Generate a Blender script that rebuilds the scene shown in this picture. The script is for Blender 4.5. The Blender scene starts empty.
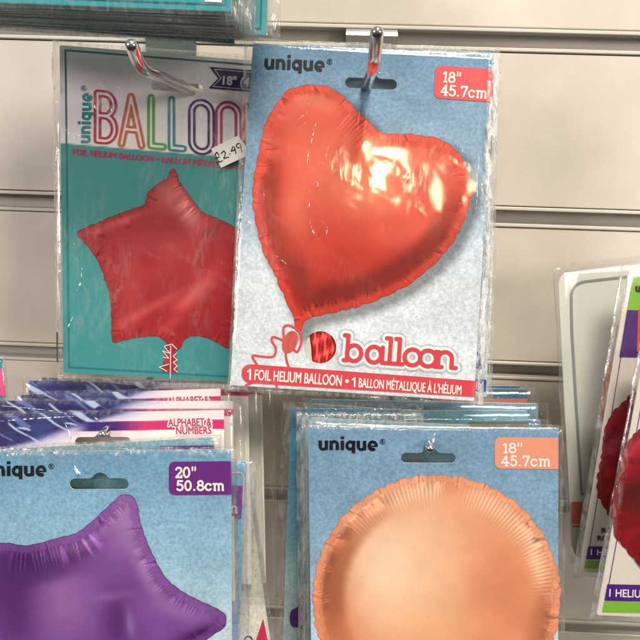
import bpy, math
import numpy as np

# ------------------------------------------------------------------ scene, camera
S = bpy.context.scene
COL = S.collection
FPX, DCAM, HCAM = 600.0, .3775, -.0738
PIT, YAW, ROL = [math.radians(a) for a in (15.25, 1.42, 1.76)]
_F = np.array([-math.sin(YAW)*math.cos(PIT), math.cos(YAW)*math.cos(PIT), -math.sin(PIT)])
_R0 = np.cross(_F, [0, 0, 1]); _R0 /= np.linalg.norm(_R0); _U0 = np.cross(_R0, _F)
_R = math.cos(ROL)*_R0 + math.sin(ROL)*_U0
_U = -math.sin(ROL)*_R0 + math.cos(ROL)*_U0
CAM = np.array([0, -DCAM, HCAM])

def ray(U, V):
    U = np.atleast_1d(np.asarray(U, float)); V = np.atleast_1d(np.asarray(V, float))
    return _F*FPX + np.outer(U-320, _R) + np.outer(320-V, _U)

def P(u, v, Y):
    """point in front of the wall: the wall is y=0, Y is the distance out from it"""
    d = ray(u, v)[0]
    return CAM + d*((DCAM-Y)/d[1])

cd = bpy.data.cameras.new('camera'); cam = bpy.data.objects.new('camera', cd); COL.objects.link(cam)
cd.sensor_fit = 'HORIZONTAL'; cd.sensor_width = 36; cd.lens = FPX/640*36; cd.clip_start = .01; cd.clip_end = 50
from mathutils import Matrix
cam.matrix_world = Matrix([[_R[i], _U[i], -_F[i], CAM[i]] for i in range(3)] + [[0, 0, 0, 1]])
S.camera = cam
S.view_settings.view_transform = 'Standard'; S.view_settings.look = 'None'
S.view_settings.exposure = 0; S.view_settings.gamma = 1
S.cycles.transparent_max_bounces = 48
S.cycles.max_bounces = 8; S.cycles.diffuse_bounces = 4; S.cycles.glossy_bounces = 3

def lin(c):
    c = np.clip(np.asarray(c, float)/255, 0, 1)
    return np.where(c <= .04045, c/12.92, ((c+.055)/1.055)**2.4)

rng = np.random.RandomState(7)

# ------------------------------------------------------------------ noise
def vnoise(x, y, seed=0):
    x = np.asarray(x, float); y = np.asarray(y, float)+seed*17.3
    xi = np.floor(x).astype(np.int64); yi = np.floor(y).astype(np.int64)
    fx = x-xi; fy = y-yi; fx = fx*fx*(3-2*fx); fy = fy*fy*(3-2*fy)
    def h(a, b):
        n = (a*374761393+b*668265263+seed*982451653) & 0x7fffffff
        n = ((n ^ (n >> 13))*1274126177) & 0x7fffffff
        return ((n ^ (n >> 16)) & 0xffff)/65535.0
    return (h(xi, yi)*(1-fx)+h(xi+1, yi)*fx)*(1-fy)+(h(xi, yi+1)*(1-fx)+h(xi+1, yi+1)*fx)*fy

def fnoise(x, y, seed=0, o=3):
    r = 0; a = .5; t = 0
    for k in range(o):
        r = r+a*vnoise(x*2**k, y*2**k, seed+k); t += a; a *= .5
    return r/t

def sst(a, b, x):
    t = np.clip((x-a)/(b-a), 0, 1); return t*t*(3-2*t)

# ------------------------------------------------------------------ 2-D distance functions (photo pixels, y down)
def seg_d(X, Y, s):
    x0, y0, x1, y1 = s; dx, dy = x1-x0, y1-y0; L = dx*dx+dy*dy+1e-12
    t = np.clip(((X-x0)*dx+(Y-y0)*dy)/L, 0, 1)
    return np.hypot(X-x0-t*dx, Y-y0-t*dy), t

def sd_segs(X, Y, segs, hw=0):
    d = np.full(X.shape, 1e9)
    for s in segs:
        if len(s) > 4 and s[4] > .5:      # straight stroke with square-cut ends
            x0, y0, x1, y1 = s[:4]; L = math.hypot(x1-x0, y1-y0)+1e-9; ux, uy = (x1-x0)/L, (y1-y0)/L
            t = (X-x0)*ux+(Y-y0)*uy; q = np.abs((X-x0)*uy-(Y-y0)*ux)
            if len(s) > 5: q = q+hw*(1-s[5])
            d = np.minimum(d, np.maximum(q, np.maximum(-t, t-L)+hw))
        else: d = np.minimum(d, seg_d(X, Y, s[:4])[0]+(hw*(1-s[5]) if len(s) > 5 else 0))
    return d

def sd_edges(X, Y, E, want_al=False):
    d = np.full(X.shape, 1e9); ins = np.zeros(X.shape, bool); al = np.zeros(X.shape); cum = 0
    for x0, y0, x1, y1 in E:
        dd, t = seg_d(X, Y, (x0, y0, x1, y1)); L = math.hypot(x1-x0, y1-y0)
        if want_al:
            m = dd < d; al = np.where(m, cum+t*L, al)
        d = np.minimum(d, dd); cum += L
        if y0 != y1:
            c = ((y0 > Y) != (y1 > Y)) & (X < (x1-x0)*(Y-y0)/(y1-y0)+x0)
            ins ^= c
    s = np.where(ins, -d, d)
    return (s, al) if want_al else s

def loop_edges(p):
    return [(*p[i], *p[(i+1) % len(p)]) for i in range(len(p))]

def path_segs(p):
    return [(*p[i], *p[i+1]) for i in range(len(p)-1)]

def spline(p, n=8, closed=False):
    p = [np.array(q, float) for q in p]; out = []; N = len(p)
    for i in range(N if closed else N-1):
        if closed: a, b, c, d = p[(i-1) % N], p[i], p[(i+1) % N], p[(i+2) % N]
        else: a, b, c, d = p[max(i-1, 0)], p[i], p[i+1], p[min(i+2, N-1)]
        for k in range(n):
            t = k/n
            out.append(tuple(.5*((2*b)+(c-a)*t+(2*a-5*b+4*c-d)*t*t+(3*b-a-3*c+d)*t**3)))
    if not closed: out.append(tuple(p[-1]))
    return out

def resample(p, step):
    p = np.array(p+[p[0]], float); d = np.hypot(*np.diff(p, axis=0).T); c = np.r_[0, np.cumsum(d)]
    n = int(c[-1]/step); t = np.linspace(0, c[-1], n, endpoint=False)
    return np.c_[np.interp(t, c, p[:, 0]), np.interp(t, c, p[:, 1])], c[-1]

def scallop(p, period, amp, seed=0, step=1.6, ampf=None):
    q, L = resample(p, step); n = len(q)
    r = np.random.RandomState(seed); cuts = [0]
    while cuts[-1] < L: cuts.append(cuts[-1]+period*r.uniform(.6, 1.45))
    cuts = np.array(cuts)*L/cuts[-1]; am = r.uniform(.5, 1.2, len(cuts))
    t = np.arange(n)*L/n; k = np.searchsorted(cuts, t, side='right')-1
    ph = (t-cuts[k])/(cuts[k+1]-cuts[k])
    a = amp*am[k]*np.abs(np.sin(np.pi*ph))**.6
    if ampf is not None: a = a*ampf(q[:, 0], q[:, 1])
    tan = np.roll(q, -2, 0)-np.roll(q, 2, 0); tan /= np.hypot(*tan.T)[:, None]+1e-9
    area = np.sum(q[:, 0]*np.roll(q[:, 1], -1)-np.roll(q[:, 0], -1)*q[:, 1])
    nrm = np.c_[tan[:, 1], -tan[:, 0]]*(1 if area > 0 else -1)
    return [tuple(x) for x in q+nrm*a[:, None]]

def iso(fn, box, step):
    """mesh of fn<0 by marching squares over a pixel grid"""
    x0, y0, x1, y1 = box; nx = int((x1-x0)/step)+2; ny = int((y1-y0)/step)+2
    gx = x0+np.arange(nx)*step; gy = y0+np.arange(ny)*step
    X, Y = np.meshgrid(gx, gy); s = fn(X, Y); ins = s < 0
    V = np.c_[X.ravel(), Y.ravel()]; idx = np.arange(nx*ny).reshape(ny, nx)
    a, b, c, d = ins[:-1, :-1], ins[:-1, 1:], ins[1:, 1:], ins[1:, :-1]
    cnt = a*1+b+c+d; full = cnt == 4
    q = np.stack([idx[:-1, :-1][full], idx[:-1, 1:][full], idx[1:, 1:][full], idx[1:, :-1][full]], 1)
    faces = q.tolist(); ex = {}; extra = []
    sr = s.ravel()
    def cut(i, j):
        k = (i, j) if i < j else (j, i)
        if k not in ex:
            t = sr[k[0]]/(sr[k[0]]-sr[k[1]]); ex[k] = nx*ny+len(extra)
            extra.append(V[k[0]]+(V[k[1]]-V[k[0]])*t)
        return ex[k]
    insr = ins.ravel()
    for r, cc in zip(*np.nonzero((cnt > 0) & (cnt < 4))):
        n4 = (idx[r, cc], idx[r, cc+1], idx[r+1, cc+1], idx[r+1, cc]); f = []
        for i in range(4):
            p, n = int(n4[i]), int(n4[(i+1) % 4])
            if insr[p]: f.append(p)
            if insr[p] != insr[n]: f.append(cut(p, n))
        if len(f) > 2: faces.append(f)
    if extra: V = np.vstack([V, extra])
    used = np.zeros(len(V), bool)
    for f in faces: used[f] = True
    re = np.cumsum(used)-1
    return V[used], [[int(re[i]) for i in f] for f in faces]

# ------------------------------------------------------------------ font outlines and stroke glyphs
_tc = {}
def text_outline(txt):
    if txt in _tc: return _tc[txt]
    c = bpy.data.curves.new('lettering_source', 'FONT'); c.body = txt; c.resolution_u = 4; c.fill_mode = 'FRONT'
    o = bpy.data.objects.new('lettering_source', c); COL.objects.link(o)
    dg = bpy.context.evaluated_depsgraph_get(); m = o.evaluated_get(dg).to_mesh()
    E = {}
    for p in m.polygons:
        v = list(p.vertices)
        for i in range(len(v)):
            k = tuple(sorted((v[i], v[(i+1) % len(v)]))); E[k] = E.get(k, 0)+1
    V = [tuple(v.co)[:2] for v in m.vertices]
    out = np.array([(*V[a], *V[b]) for (a, b), n in E.items() if n == 1])
    o.evaluated_get(dg).to_mesh_clear(); bpy.data.objects.remove(o); bpy.data.curves.remove(c)
    _tc[txt] = out; return out

def arc(cx, cy, rx, ry, a0, a1, n=14):
    return [(cx+rx*math.cos(math.radians(a0+(a1-a0)*i/n)), cy+ry*math.sin(math.radians(a0+(a1-a0)*i/n))) for i in range(n+1)]

SLAB = {
 '1': (.46, [[(.06, .82), (.25, .98), (.25, 0)], [(.06, 0), (.44, 0)]]),
 '8': (.62, [arc(.3, .76, .21, .23, 0, 360, 20), arc(.3, .27, .26, .27, 0, 360, 20)]),
 '"': (.5, [([(.12, 1.12), (.12, .64)], .8), ([(.36, 1.12), (.36, .64)], .8)]),
 '4': (.68, [[(.45, 0), (.45, 1), (.03, .3), (.64, .3)], [(.3, 0), (.6, 0)]]),
 '5': (.62, [[(.5, 1), (.13, 1), (.1, .56)]+arc(.27, .32, .27, .32, 125, -145)]),
 '.': (.28, [[(.1, .03), (.11, .03), (.13, .03)]]),
 '7': (.6, [[(.04, .84), (.04, 1), (.54, 1), (.22, 0)]]),
 'c': (.62, [arc(.3, .34, .27, .34, 40, 320), [(.5, .68), (.5, .46)]]),
 'm': (1.0, [[(.02, .67), (.14, .67), (.14, 0)], [(.02, 0), (.26, 0)],
             [(.14, .45)]+arc(.32, .48, .18, .2, 180, 0)+[(.5, 0)], [(.4, 0), (.6, 0)],
             [(.5, .45)]+arc(.68, .48, .18, .2, 180, 0)+[(.86, 0)], [(.76, 0), (.97, 0)]]),
 '2': (.6, [arc(.27, .73, .23, .27, 165, -35)+[(.04, 0), (.52, 0), (.52, .16)]]),
 '0': (.64, [arc(.3, .5, .25, .5, 0, 360, 24)]),
 ' ': (.3, []),
}
FAT = {  # heavy lower case of the brand lettering, x-height 1
 'u': (1.14, [[(.18, 1.1), (.18, .4)], (arc(.5, .38, .33, .36, 180, 340), .85), [(.84, 1.1), (.84, -.08)]]),
 'n': (1.14, [[(.18, 1.1), (.18, -.08)], (arc(.5, .62, .33, .36, 160, 0), .85), [(.84, .6), (.84, -.08)]]),
 'i': (.5, [[(.2, 1.1), (.2, -.08)], [(.2, 1.28), (.2, 1.62)]]),
 'q': (1.16, [(arc(.5, .5, .35, .46, 0, 360, 20), .85), [(.86, 1.1), (.86, -.45)]]),
 'e': (1.16, [([(.16, .44), (1.08, .44)], .42), (arc(.54, .5, .38, .47, 14, 180, 14), .85), (arc(.54, .5, .38, .47, 180, 285, 12), 1)]),
}
SOFT = {  # rounded slab lower case, x-height 1
 'b': (1.1, [[(-.02, 1.5), (.16, 1.5), (.16, .06), (0, .06)], arc(.5, .5, .36, .46, 0, 360, 22)]),
 'a': (1.08, [arc(.44, .5, .36, .46, 0, 360, 22), [(.86, .94), (.86, .06), (1.02, .06)]]),
 'l': (.5, [[(.0, 1.5), (.2, 1.5), (.2, .06)], [(.0, .06), (.4, .06)]]),
 'o': (.82, [arc(.42, .5, .4, .46, 0, 360, 24)]),
 'n': (1.15, [[(0, .92), (.16, .92), (.16, .06)], [(0, .06), (.34, .06)],
             [(.16, .55)]+arc(.5, .55, .34, .39, 170, 0)+[(.84, .06), (1.06, .06)]]),
}
def glyph_segs(font, txt, gap=.06):
    x = 0; out = []
    for ch in txt:
        w, st = font[ch]
        for p in st:
            m = 1.0
            if isinstance(p, tuple): p, m = p
            out += [(a+x, b, c+x, d, float(len(p) == 2 and font is not SOFT), m) for a, b, c, d in path_segs(p)]
        x += w+gap
    return np.array(out), x-gap

def place(E, x, y, ang, sx, sy):
    """em coordinates (y up) to photo pixels (y down)"""
    E = np.asarray(E, float); ca, sa = math.cos(math.radians(ang)), math.sin(math.radians(ang))
    o = E.copy()
    for k in (0, 2):
        a, b = E[:, k]*sx, -E[:, k+1]*sy
        o[:, k] = x+a*ca-b*sa; o[:, k+1] = y+a*sa+b*ca
    return o

# ------------------------------------------------------------------ materials
def mat(name):
    m = bpy.data.materials.new(name); m.use_nodes = True; n = m.node_tree.nodes; n.clear()
    return m, n, m.node_tree.links

def N(n, t, **k):
    o = n.new(t)
    for a, b in k.items(): setattr(o, a, b)
    return o

def simple(name, col, rough=.5, metal=0, spec=.5, bump=0, bscale=300, var=0):
    m, n, l = mat(name); o = N(n, 'ShaderNodeOutputMaterial'); p = N(n, 'ShaderNodeBsdfPrincipled')
    p.inputs['Base Color'].default_value = (*col, 1); p.inputs['Roughness'].default_value = rough
    p.inputs['Metallic'].default_value = metal; p.inputs['Specular IOR Level'].default_value = spec
    l.new(p.outputs[0], o.inputs[0])
    tc = N(n, 'ShaderNodeTexCoord'); nz = N(n, 'ShaderNodeTexNoise'); nz.inputs['Scale'].default_value = bscale; nz.inputs['Detail'].default_value = 4
    l.new(tc.outputs['Object'], nz.inputs['Vector'])
    if bump:
        b = N(n, 'ShaderNodeBump'); b.inputs['Strength'].default_value = bump; b.inputs['Distance'].default_value = .0005
        l.new(nz.outputs[0], b.inputs['Height']); l.new(b.outputs[0], p.inputs['Normal'])
    if var:
        mr = N(n, 'ShaderNodeMapRange'); mr.inputs['From Min'].default_value = .3; mr.inputs['From Max'].default_value = .7
        mr.inputs['To Min'].default_value = 1-var; mr.inputs['To Max'].default_value = 1+var*.5
        nz2 = N(n, 'ShaderNodeTexNoise'); nz2.inputs['Scale'].default_value = bscale*.05; nz2.inputs['Detail'].default_value = 6
        l.new(tc.outputs['Object'], nz2.inputs['Vector']); l.new(nz2.outputs[0], mr.inputs[0])
        vm = N(n, 'ShaderNodeVectorMath', operation='SCALE'); vm.inputs[0].default_value = col
        l.new(mr.outputs[0], vm.inputs['Scale']); l.new(vm.outputs[0], p.inputs['Base Color'])
    return m

def print_mat(name, grain=0, gs=900, rough=.45):
    m, n, l = mat(name); o = N(n, 'ShaderNodeOutputMaterial'); p = N(n, 'ShaderNodeBsdfPrincipled')
    p.inputs['Roughness'].default_value = rough; p.inputs['Specular IOR Level'].default_value = .15
    at = N(n, 'ShaderNodeAttribute', attribute_name='print'); l.new(p.outputs[0], o.inputs[0])
    if grain:
        tc = N(n, 'ShaderNodeTexCoord')
        nz = N(n, 'ShaderNodeTexNoise'); nz.inputs['Scale'].default_value = gs; nz.inputs['Detail'].default_value = 3; nz.inputs['Roughness'].default_value = .6
        n2 = N(n, 'ShaderNodeTexNoise'); n2.inputs['Scale'].default_value = gs*.06; n2.inputs['Detail'].default_value = 4
        l.new(tc.outputs['Object'], nz.inputs[0]); l.new(tc.outputs['Object'], n2.inputs[0])
        m1 = N(n, 'ShaderNodeMapRange'); m1.inputs['From Min'].default_value = .32; m1.inputs['From Max'].default_value = .7
        m1.inputs['To Min'].default_value = 1-grain*.75; m1.inputs['To Max'].default_value = 1+grain*1.3
        m2 = N(n, 'ShaderNodeMapRange'); m2.inputs['From Min'].default_value = .3; m2.inputs['From Max'].default_value = .7
        m2.inputs['To Min'].default_value = 1-grain*.5; m2.inputs['To Max'].default_value = 1+grain*.5
        l.new(nz.outputs[0], m1.inputs[0]); l.new(n2.outputs[0], m2.inputs[0])
        mm = N(n, 'ShaderNodeMath', operation='MULTIPLY'); l.new(m1.outputs[0], mm.inputs[0]); l.new(m2.outputs[0], mm.inputs[1])
        vm = N(n, 'ShaderNodeVectorMath', operation='SCALE'); l.new(at.outputs['Color'], vm.inputs[0]); l.new(mm.outputs[0], vm.inputs['Scale'])
        l.new(vm.outputs[0], p.inputs['Base Color'])
    else:
        l.new(at.outputs['Color'], p.inputs['Base Color'])
    return m

def bag_mat(name, bump=.5, gain=1.3, base=.022):
    m, n, l = mat(name); o = N(n, 'ShaderNodeOutputMaterial')
    tc = N(n, 'ShaderNodeTexCoord'); at = N(n, 'ShaderNodeAttribute', attribute_name='haze_amount')
    mp = N(n, 'ShaderNodeMapping'); mp.inputs['Scale'].default_value = (1, 1, .22); l.new(tc.outputs['Object'], mp.inputs[0])
    a = N(n, 'ShaderNodeTexNoise'); a.inputs['Scale'].default_value = 62; a.inputs['Detail'].default_value = 1.6; a.inputs['Distortion'].default_value = 1.2
    b = N(n, 'ShaderNodeTexNoise'); b.inputs['Scale'].default_value = 420; b.inputs['Detail'].default_value = 4; b.inputs['Distortion'].default_value = .8
    l.new(tc.outputs['Object'], a.inputs[0]); l.new(mp.outputs[0], b.inputs[0])
    # crumpled only where the film is loose: height of the fine creases follows the looseness attribute
    fm = N(n, 'ShaderNodeMath', operation='MULTIPLY'); l.new(b.outputs[0], fm.inputs[0]); l.new(at.outputs['Fac'], fm.inputs[1])
    ad = N(n, 'ShaderNodeMath', operation='MULTIPLY_ADD'); l.new(a.outputs[0], ad.inputs[0]); ad.inputs[1].default_value = base; l.new(fm.outputs[0], ad.inputs[2])
    bp = N(n, 'ShaderNodeBump'); bp.inputs['Strength'].default_value = bump; bp.inputs['Distance'].default_value = .0022
    l.new(ad.outputs[0], bp.inputs['Height'])
    ge = N(n, 'ShaderNodeNewGeometry'); dt = N(n, 'ShaderNodeVectorMath', operation='DOT_PRODUCT'); l.new(ge.outputs['Incoming'], dt.inputs[0]); l.new(bp.outputs[0], dt.inputs[1])
    ab = N(n, 'ShaderNodeMath', operation='ABSOLUTE'); l.new(dt.outputs['Value'], ab.inputs[0])      # thin film: the same reflectance from both sides
    iv = N(n, 'ShaderNodeMath', operation='SUBTRACT', use_clamp=True); iv.inputs[0].default_value = 1; l.new(ab.outputs[0], iv.inputs[1])
    pw = N(n, 'ShaderNodeMath', operation='POWER'); l.new(iv.outputs[0], pw.inputs[0]); pw.inputs[1].default_value = 4.2
    fg = N(n, 'ShaderNodeMath', operation='MULTIPLY_ADD', use_clamp=True); l.new(pw.outputs[0], fg.inputs[0]); fg.inputs[1].default_value = .75; fg.inputs[2].default_value = .045*gain
    tr = N(n, 'ShaderNodeBsdfTransparent'); tr.inputs[0].default_value = (.975, .975, .97, 1)
    gl = N(n, 'ShaderNodeBsdfGlossy'); gl.inputs['Roughness'].default_value = .08; l.new(bp.outputs[0], gl.inputs['Normal'])
    mx = N(n, 'ShaderNodeMixShader'); l.new(fg.outputs[0], mx.inputs[0]); l.new(tr.outputs[0], mx.inputs[1]); l.new(gl.outputs[0], mx.inputs[2])
    # white haze: pale film seams, plus film glare put into the colour
    rp = N(n, 'ShaderNodeMapRange'); rp.inputs['From Min'].default_value = .42; rp.inputs['From Max'].default_value = .68; rp.inputs['To Min'].default_value = .12; rp.inputs['To Max'].default_value = 1
    l.new(b.outputs[0], rp.inputs[0])
    ff = N(n, 'ShaderNodeMath', operation='MULTIPLY', use_clamp=True); l.new(rp.outputs[0], ff.inputs[0]); l.new(at.outputs['Fac'], ff.inputs[1])
    df = N(n, 'ShaderNodeBsdfDiffuse'); df.inputs[0].default_value = (.82, .82, .8, 1)
    tl = N(n, 'ShaderNodeBsdfTranslucent'); tl.inputs[0].default_value = (.8, .8, .78, 1)
    dm = N(n, 'ShaderNodeMixShader'); dm.inputs[0].default_value = .3; l.new(df.outputs[0], dm.inputs[1]); l.new(tl.outputs[0], dm.inputs[2])
    m2 = N(n, 'ShaderNodeMixShader'); l.new(ff.outputs[0], m2.inputs[0]); l.new(mx.outputs[0], m2.inputs[1]); l.new(dm.outputs[0], m2.inputs[2])
    l.new(m2.outputs[0], o.inputs[0]); return m

M_PRINT = print_mat('printed_ink', .03, 1500)
M_CARD = print_mat('printed_card', .21, 600)
M_FOILP = print_mat('printed_foil_picture', .035, 1400, .35)
M_EDGE = simple('card_core', (.78, .76, .70), .8, bscale=900, bump=.1)
M_TEDGE = simple('teal_card_core', (.34, .56, .54), .7, bscale=900, bump=.2, var=.3)
M_BAG = bag_mat('clear_film')
M_BAGL = bag_mat('clear_film_loose', .5, 1.3, .25)
M_CREASE = simple('film_crease_glint', (.86, .86, .84), .2, spec=.8, bump=.3, bscale=900)
_n, _l = M_CREASE.node_tree.nodes, M_CREASE.node_tree.links          # white colour stands in for glints on film creases, broken up by noise
_p = [x for x in _n if x.type == 'BSDF_PRINCIPLED'][0]; _o = [x for x in _n if x.type == 'OUTPUT_MATERIAL'][0]; _t = N(_n, 'ShaderNodeBsdfTransparent'); _m = N(_n, 'ShaderNodeMixShader')
_z = N(_n, 'ShaderNodeTexNoise'); _z.inputs['Scale'].default_value = 480; _z.inputs['Detail'].default_value = 2; _co = N(_n, 'ShaderNodeTexCoord'); _l.new(_co.outputs['Object'], _z.inputs[0])
_r = N(_n, 'ShaderNodeMapRange'); _r.inputs['From Min'].default_value = .46; _r.inputs['From Max'].default_value = .58; _r.inputs['To Max'].default_value = .85
_l.new(_z.outputs[0], _r.inputs[0]); _l.new(_r.outputs[0], _m.inputs[0]); _l.new(_t.outputs[0], _m.inputs[1]); _l.new(_p.outputs[0], _m.inputs[2]); _l.new(_m.outputs[0], _o.inputs[0])
M_CHROME = simple('chrome', (.72, .71, .68), .13, 1, bump=.05, bscale=500)
M_STEEL = simple('zinc_plate', (.5, .52, .55), .3, 1, bump=.3, bscale=400)
M_STEELD = simple('dull_zinc', (.42, .43, .45), .3, 1, bump=.3, bscale=400)
M_FOIL = simple('red_foil', (.62, .025, .02), .25, .75, bump=.25, bscale=120)
M_WALL = simple('cream_laminate', (.70, .645, .575), .42, spec=.3, bump=.08, bscale=350, var=.12)
M_INSERT = simple('beige_plastic_channel', (.46, .43, .40), .4, spec=.4, bump=.03, bscale=300, var=.05)
M_LIP = simple('pale_channel_lip', (.68, .64, .57), .4, spec=.4, bscale=300, var=.04)

# ------------------------------------------------------------------ objects
def tag(o, label, cat, group=None):
    if len(label.split()) > 15: print('LONG', label)
    o['label'] = label; o['category'] = cat
    if group: o['group'] = group

def empty(name, loc, label, cat, group=None):
    o = bpy.data.objects.new(name, None); o.empty_display_size = .01; o.location = loc; COL.objects.link(o)
    tag(o, label, cat, group); return o

def mesh(name, V, F, mats, parent=None, colors=None, attrs=None, mi=None, smooth=False):
    me = bpy.data.meshes.new(name); V = np.asarray(V, float)
    me.from_pydata(V.tolist(), [], F)
    for m in (mats if isinstance(mats, (list, tuple)) else [mats]): me.materials.append(m)
    if mi is not None: me.polygons.foreach_set('material_index', mi)
    if smooth: me.polygons.foreach_set('use_smooth', [True]*len(F))
    if colors is not None:
        a = me.attributes.new('print', 'FLOAT_COLOR', 'POINT')
        a.data.foreach_set('color', np.c_[colors, np.ones(len(colors))].astype(np.float32).ravel())
    for k, v in (attrs or {}).items():
        a = me.attributes.new(k, 'FLOAT', 'POINT'); a.data.foreach_set('value', np.asarray(v, np.float32))
    me.update()
    o = bpy.data.objects.new(name, me); COL.objects.link(o)
    if parent: o.parent = parent
    return o

class Pack:
    """a hanging header-card pack; its card lies on the plane through three photo points at given distances from the wall"""
    def __init__(s, label, pts, white, hang=None, group=None, name='balloon_pack', cat='balloon pack'):
        a, b, c = [P(*p) for p in pts]; n = np.cross(b-a, c-a); n /= np.linalg.norm(n)
        if n @ (CAM-a) < 0: n = -n
        s.o, s.n, s.white = a, n, lin(white)
        h = hang or pts[0][:2]
        s.base = s.xyz([h[0]], [h[1]], 0)[0]
        s.root = empty(name, tuple(s.base), label, cat, group)
    def xyz(s, U, V, off):
        d = ray(U, V); t = ((s.o-CAM) @ s.n)/(d @ s.n)
        return CAM+d*t[:, None]+s.n*np.asarray(off, float).reshape(-1, 1)
    def alb(s, c):
        a = lin(c)/s.white*.8; g = a @ np.array([.3, .59, .11])
        return np.clip((a*.94+g[..., None]*.06)*np.array([.97, .97, .93])-.008, .003, .93)
    def add(s, name, V, F, off, m, color=None, thick=0, parent=None, label=None):
        V = np.asarray(V, float); w = s.xyz(V[:, 0], V[:, 1], off)-s.base
        col = None
        if color is not None:
            col = s.alb(color(V[:, 0], V[:, 1]) if callable(color) else np.tile(np.array(color, float), (len(V), 1)))
        F = [list(f) for f in F]; mi = [0]*len(F); mats = [m]
        # faces wound towards the camera
        f = F[0]; nn = np.cross(w[f[1]]-w[f[0]], w[f[2]]-w[f[1]])
        if nn @ s.n < 0: F = [g[::-1] for g in F]
        if thick:
            E = {}
            for g in F:
                for i in range(len(g)):
                    k = (g[i], g[(i+1) % len(g)])
                    E[k] = E.get(k, 0)+1
            n0 = len(w); w = np.vstack([w, w-s.n*thick]); nf = len(F)
            F = F+[[i+n0 for i in g[::-1]] for g in F[:nf]]
            F += [[b, a, a+n0, b+n0] for (a, b) in E if (b, a) not in E]
            mi = [0]*nf+[1]*(len(F)-nf); mats = [m, M_EDGE]
            if col is not None: col = np.vstack([col, col])
        o = mesh(name, w, F, mats, parent or s.root, col, mi=mi)
        if label: o['label'] = label
        return o
    def shape(s, name, fn, box, step, off, m, color, **k):
        V, F = iso(fn, box, step)
        if not len(F): return None
        return s.add(name, V, F, off, m, color, **k)
    def poly(s, name, pts, off, color, m=None, step=1.5, **k):
        E = loop_edges(pts); p = np.array(pts)
        return s.shape(name, lambda X, Y: sd_edges(X, Y, E), (p[:, 0].min()-2, p[:, 1].min()-2, p[:, 0].max()+2, p[:, 1].max()+2), step, off, m or M_PRINT, color, **k)
    def flat(s, name, pts, off, color, m=None, **k):
        return s.add(name, pts, [list(range(len(pts)))], off, m or M_PRINT, color, **k)
    def card(s, quad, color, hole=None, m=None, step=1.6, thick=.0005, off=0, name='card'):
        E = loop_edges(quad); p = np.array(quad)
        def fn(X, Y):
            d = sd_edges(X, Y, E)
            return np.maximum(d, -hole(X, Y)) if hole else d
        if hole is None and not callable(color):
            return s.flat(name, quad, off, color, m or M_CARD, thick=thick)
        return s.shape(name, fn, (p[:, 0].min()-3, p[:, 1].min()-3, p[:, 0].max()+3, p[:, 1].max()+3), step, off, m or M_CARD, color, thick=thick)
    def strokes(s, name, segs, hw, off, color, m=None, step=.4, **k):
        segs = np.asarray(segs)
        x = segs[:, [0, 2]]; y = segs[:, [1, 3]]; g = hw+2*step
        fn = lambda X, Y: sd_segs(X, Y, segs, hw)-hw
        return s.shape(name, fn, (x.min()-g, y.min()-g, x.max()+g, y.max()+g), step, off, m or M_PRINT, color, **k)
    def glyphs(s, name, font, txt, x, y, ang, width, h, hw, off, color, gap=.06, **k):
        g, w = glyph_segs(font, txt, gap)
        return s.strokes(name, place(g, x, y, ang, width/w, h), hw, off, color, **k)
    def text(s, name, txt, x, y, ang, width, cap, bold, off, color, step=.35, **k):
        E = text_outline(txt); x0 = E[:, [0, 2]].min(); x1 = E[:, [0, 2]].max()
        ch = text_outline('H')[:, [1, 3]].max(); E = E-np.array([x0, 0, x0, 0])
        E = place(E, x, y, ang, width/(x1-x0), cap/ch); g = abs(bold)+1
        fn = lambda X, Y: sd_edges(X, Y, E)-bold
        return s.shape(name, fn, (E[:, [0, 2]].min()-g, E[:, [1, 3]].min()-g, E[:, [0, 2]].max()+g, E[:, [1, 3]].max()+g), step, off, k.pop('m', M_PRINT), color, **k)
    def bag(s, quad, nx=50, ny=70, haze=.35, edge=9, front=.0018, back=.0022, loose=False, seed=0, hz=None, field=.03, seal=1.0, wav=.14):
        a, b, c, d = [np.array(q, float) for q in quad]      # TL TR BR BL
        u, v = np.meshgrid(np.linspace(0, 1, nx), np.linspace(0, 1, ny)); u = u.ravel(); v = v.ravel()
        q = (a*(1-u)[:, None]+b*u[:, None])*(1-v)[:, None]+(d*(1-u)[:, None]+c*u[:, None])*v[:, None]
        W = np.hypot(*(b-a)); H = np.hypot(*(d-a))
        de = np.minimum(np.minimum(u, 1-u)*W, np.minimum(v, 1-v)*H)
        q = q+np.c_[vnoise(v*14, u*3, seed+3)-.5, vnoise(u*14, v*3, seed+5)-.5]*1.6*sst(0, 1, (de < 3)*1.0)[:, None]
        lift = sst(0, edge, de)
        cr = fnoise(q[:, 0]*.05, q[:, 1]*.035, seed)
        fr = front*lift*(1+wav*(cr-.5))+.0007*(fnoise(q[:, 0]*.25, q[:, 1]*.06, seed+9)-.5)*(1-lift)
        A = s.xyz(q[:, 0], q[:, 1], fr)-s.base
        B = s.xyz(q[:, 0], q[:, 1], np.minimum(-back*lift-.0001, -.0001)-.0002)-s.base
        hzv = seal*haze*(1-sst(edge*.45, edge*1.25, de))+field*sst(.45, .8, fnoise(q[:, 0]*.03, q[:, 1]*.015, seed+20))
        if hz is not None: hzv = hzv+hz(q[:, 0], q[:, 1])
        idx = np.arange(nx*ny).reshape(ny, nx)
        f = np.stack([idx[:-1, :-1], idx[1:, :-1], idx[1:, 1:], idx[:-1, 1:]], -1).reshape(-1, 4)
        F = f.tolist()+(f[:, ::-1]+nx*ny).tolist()
        n0 = nx*ny; rim = list(idx[0, :])+list(idx[1:, -1])+list(idx[-1, -2::-1])+list(idx[-2:0:-1, 0])
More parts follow.
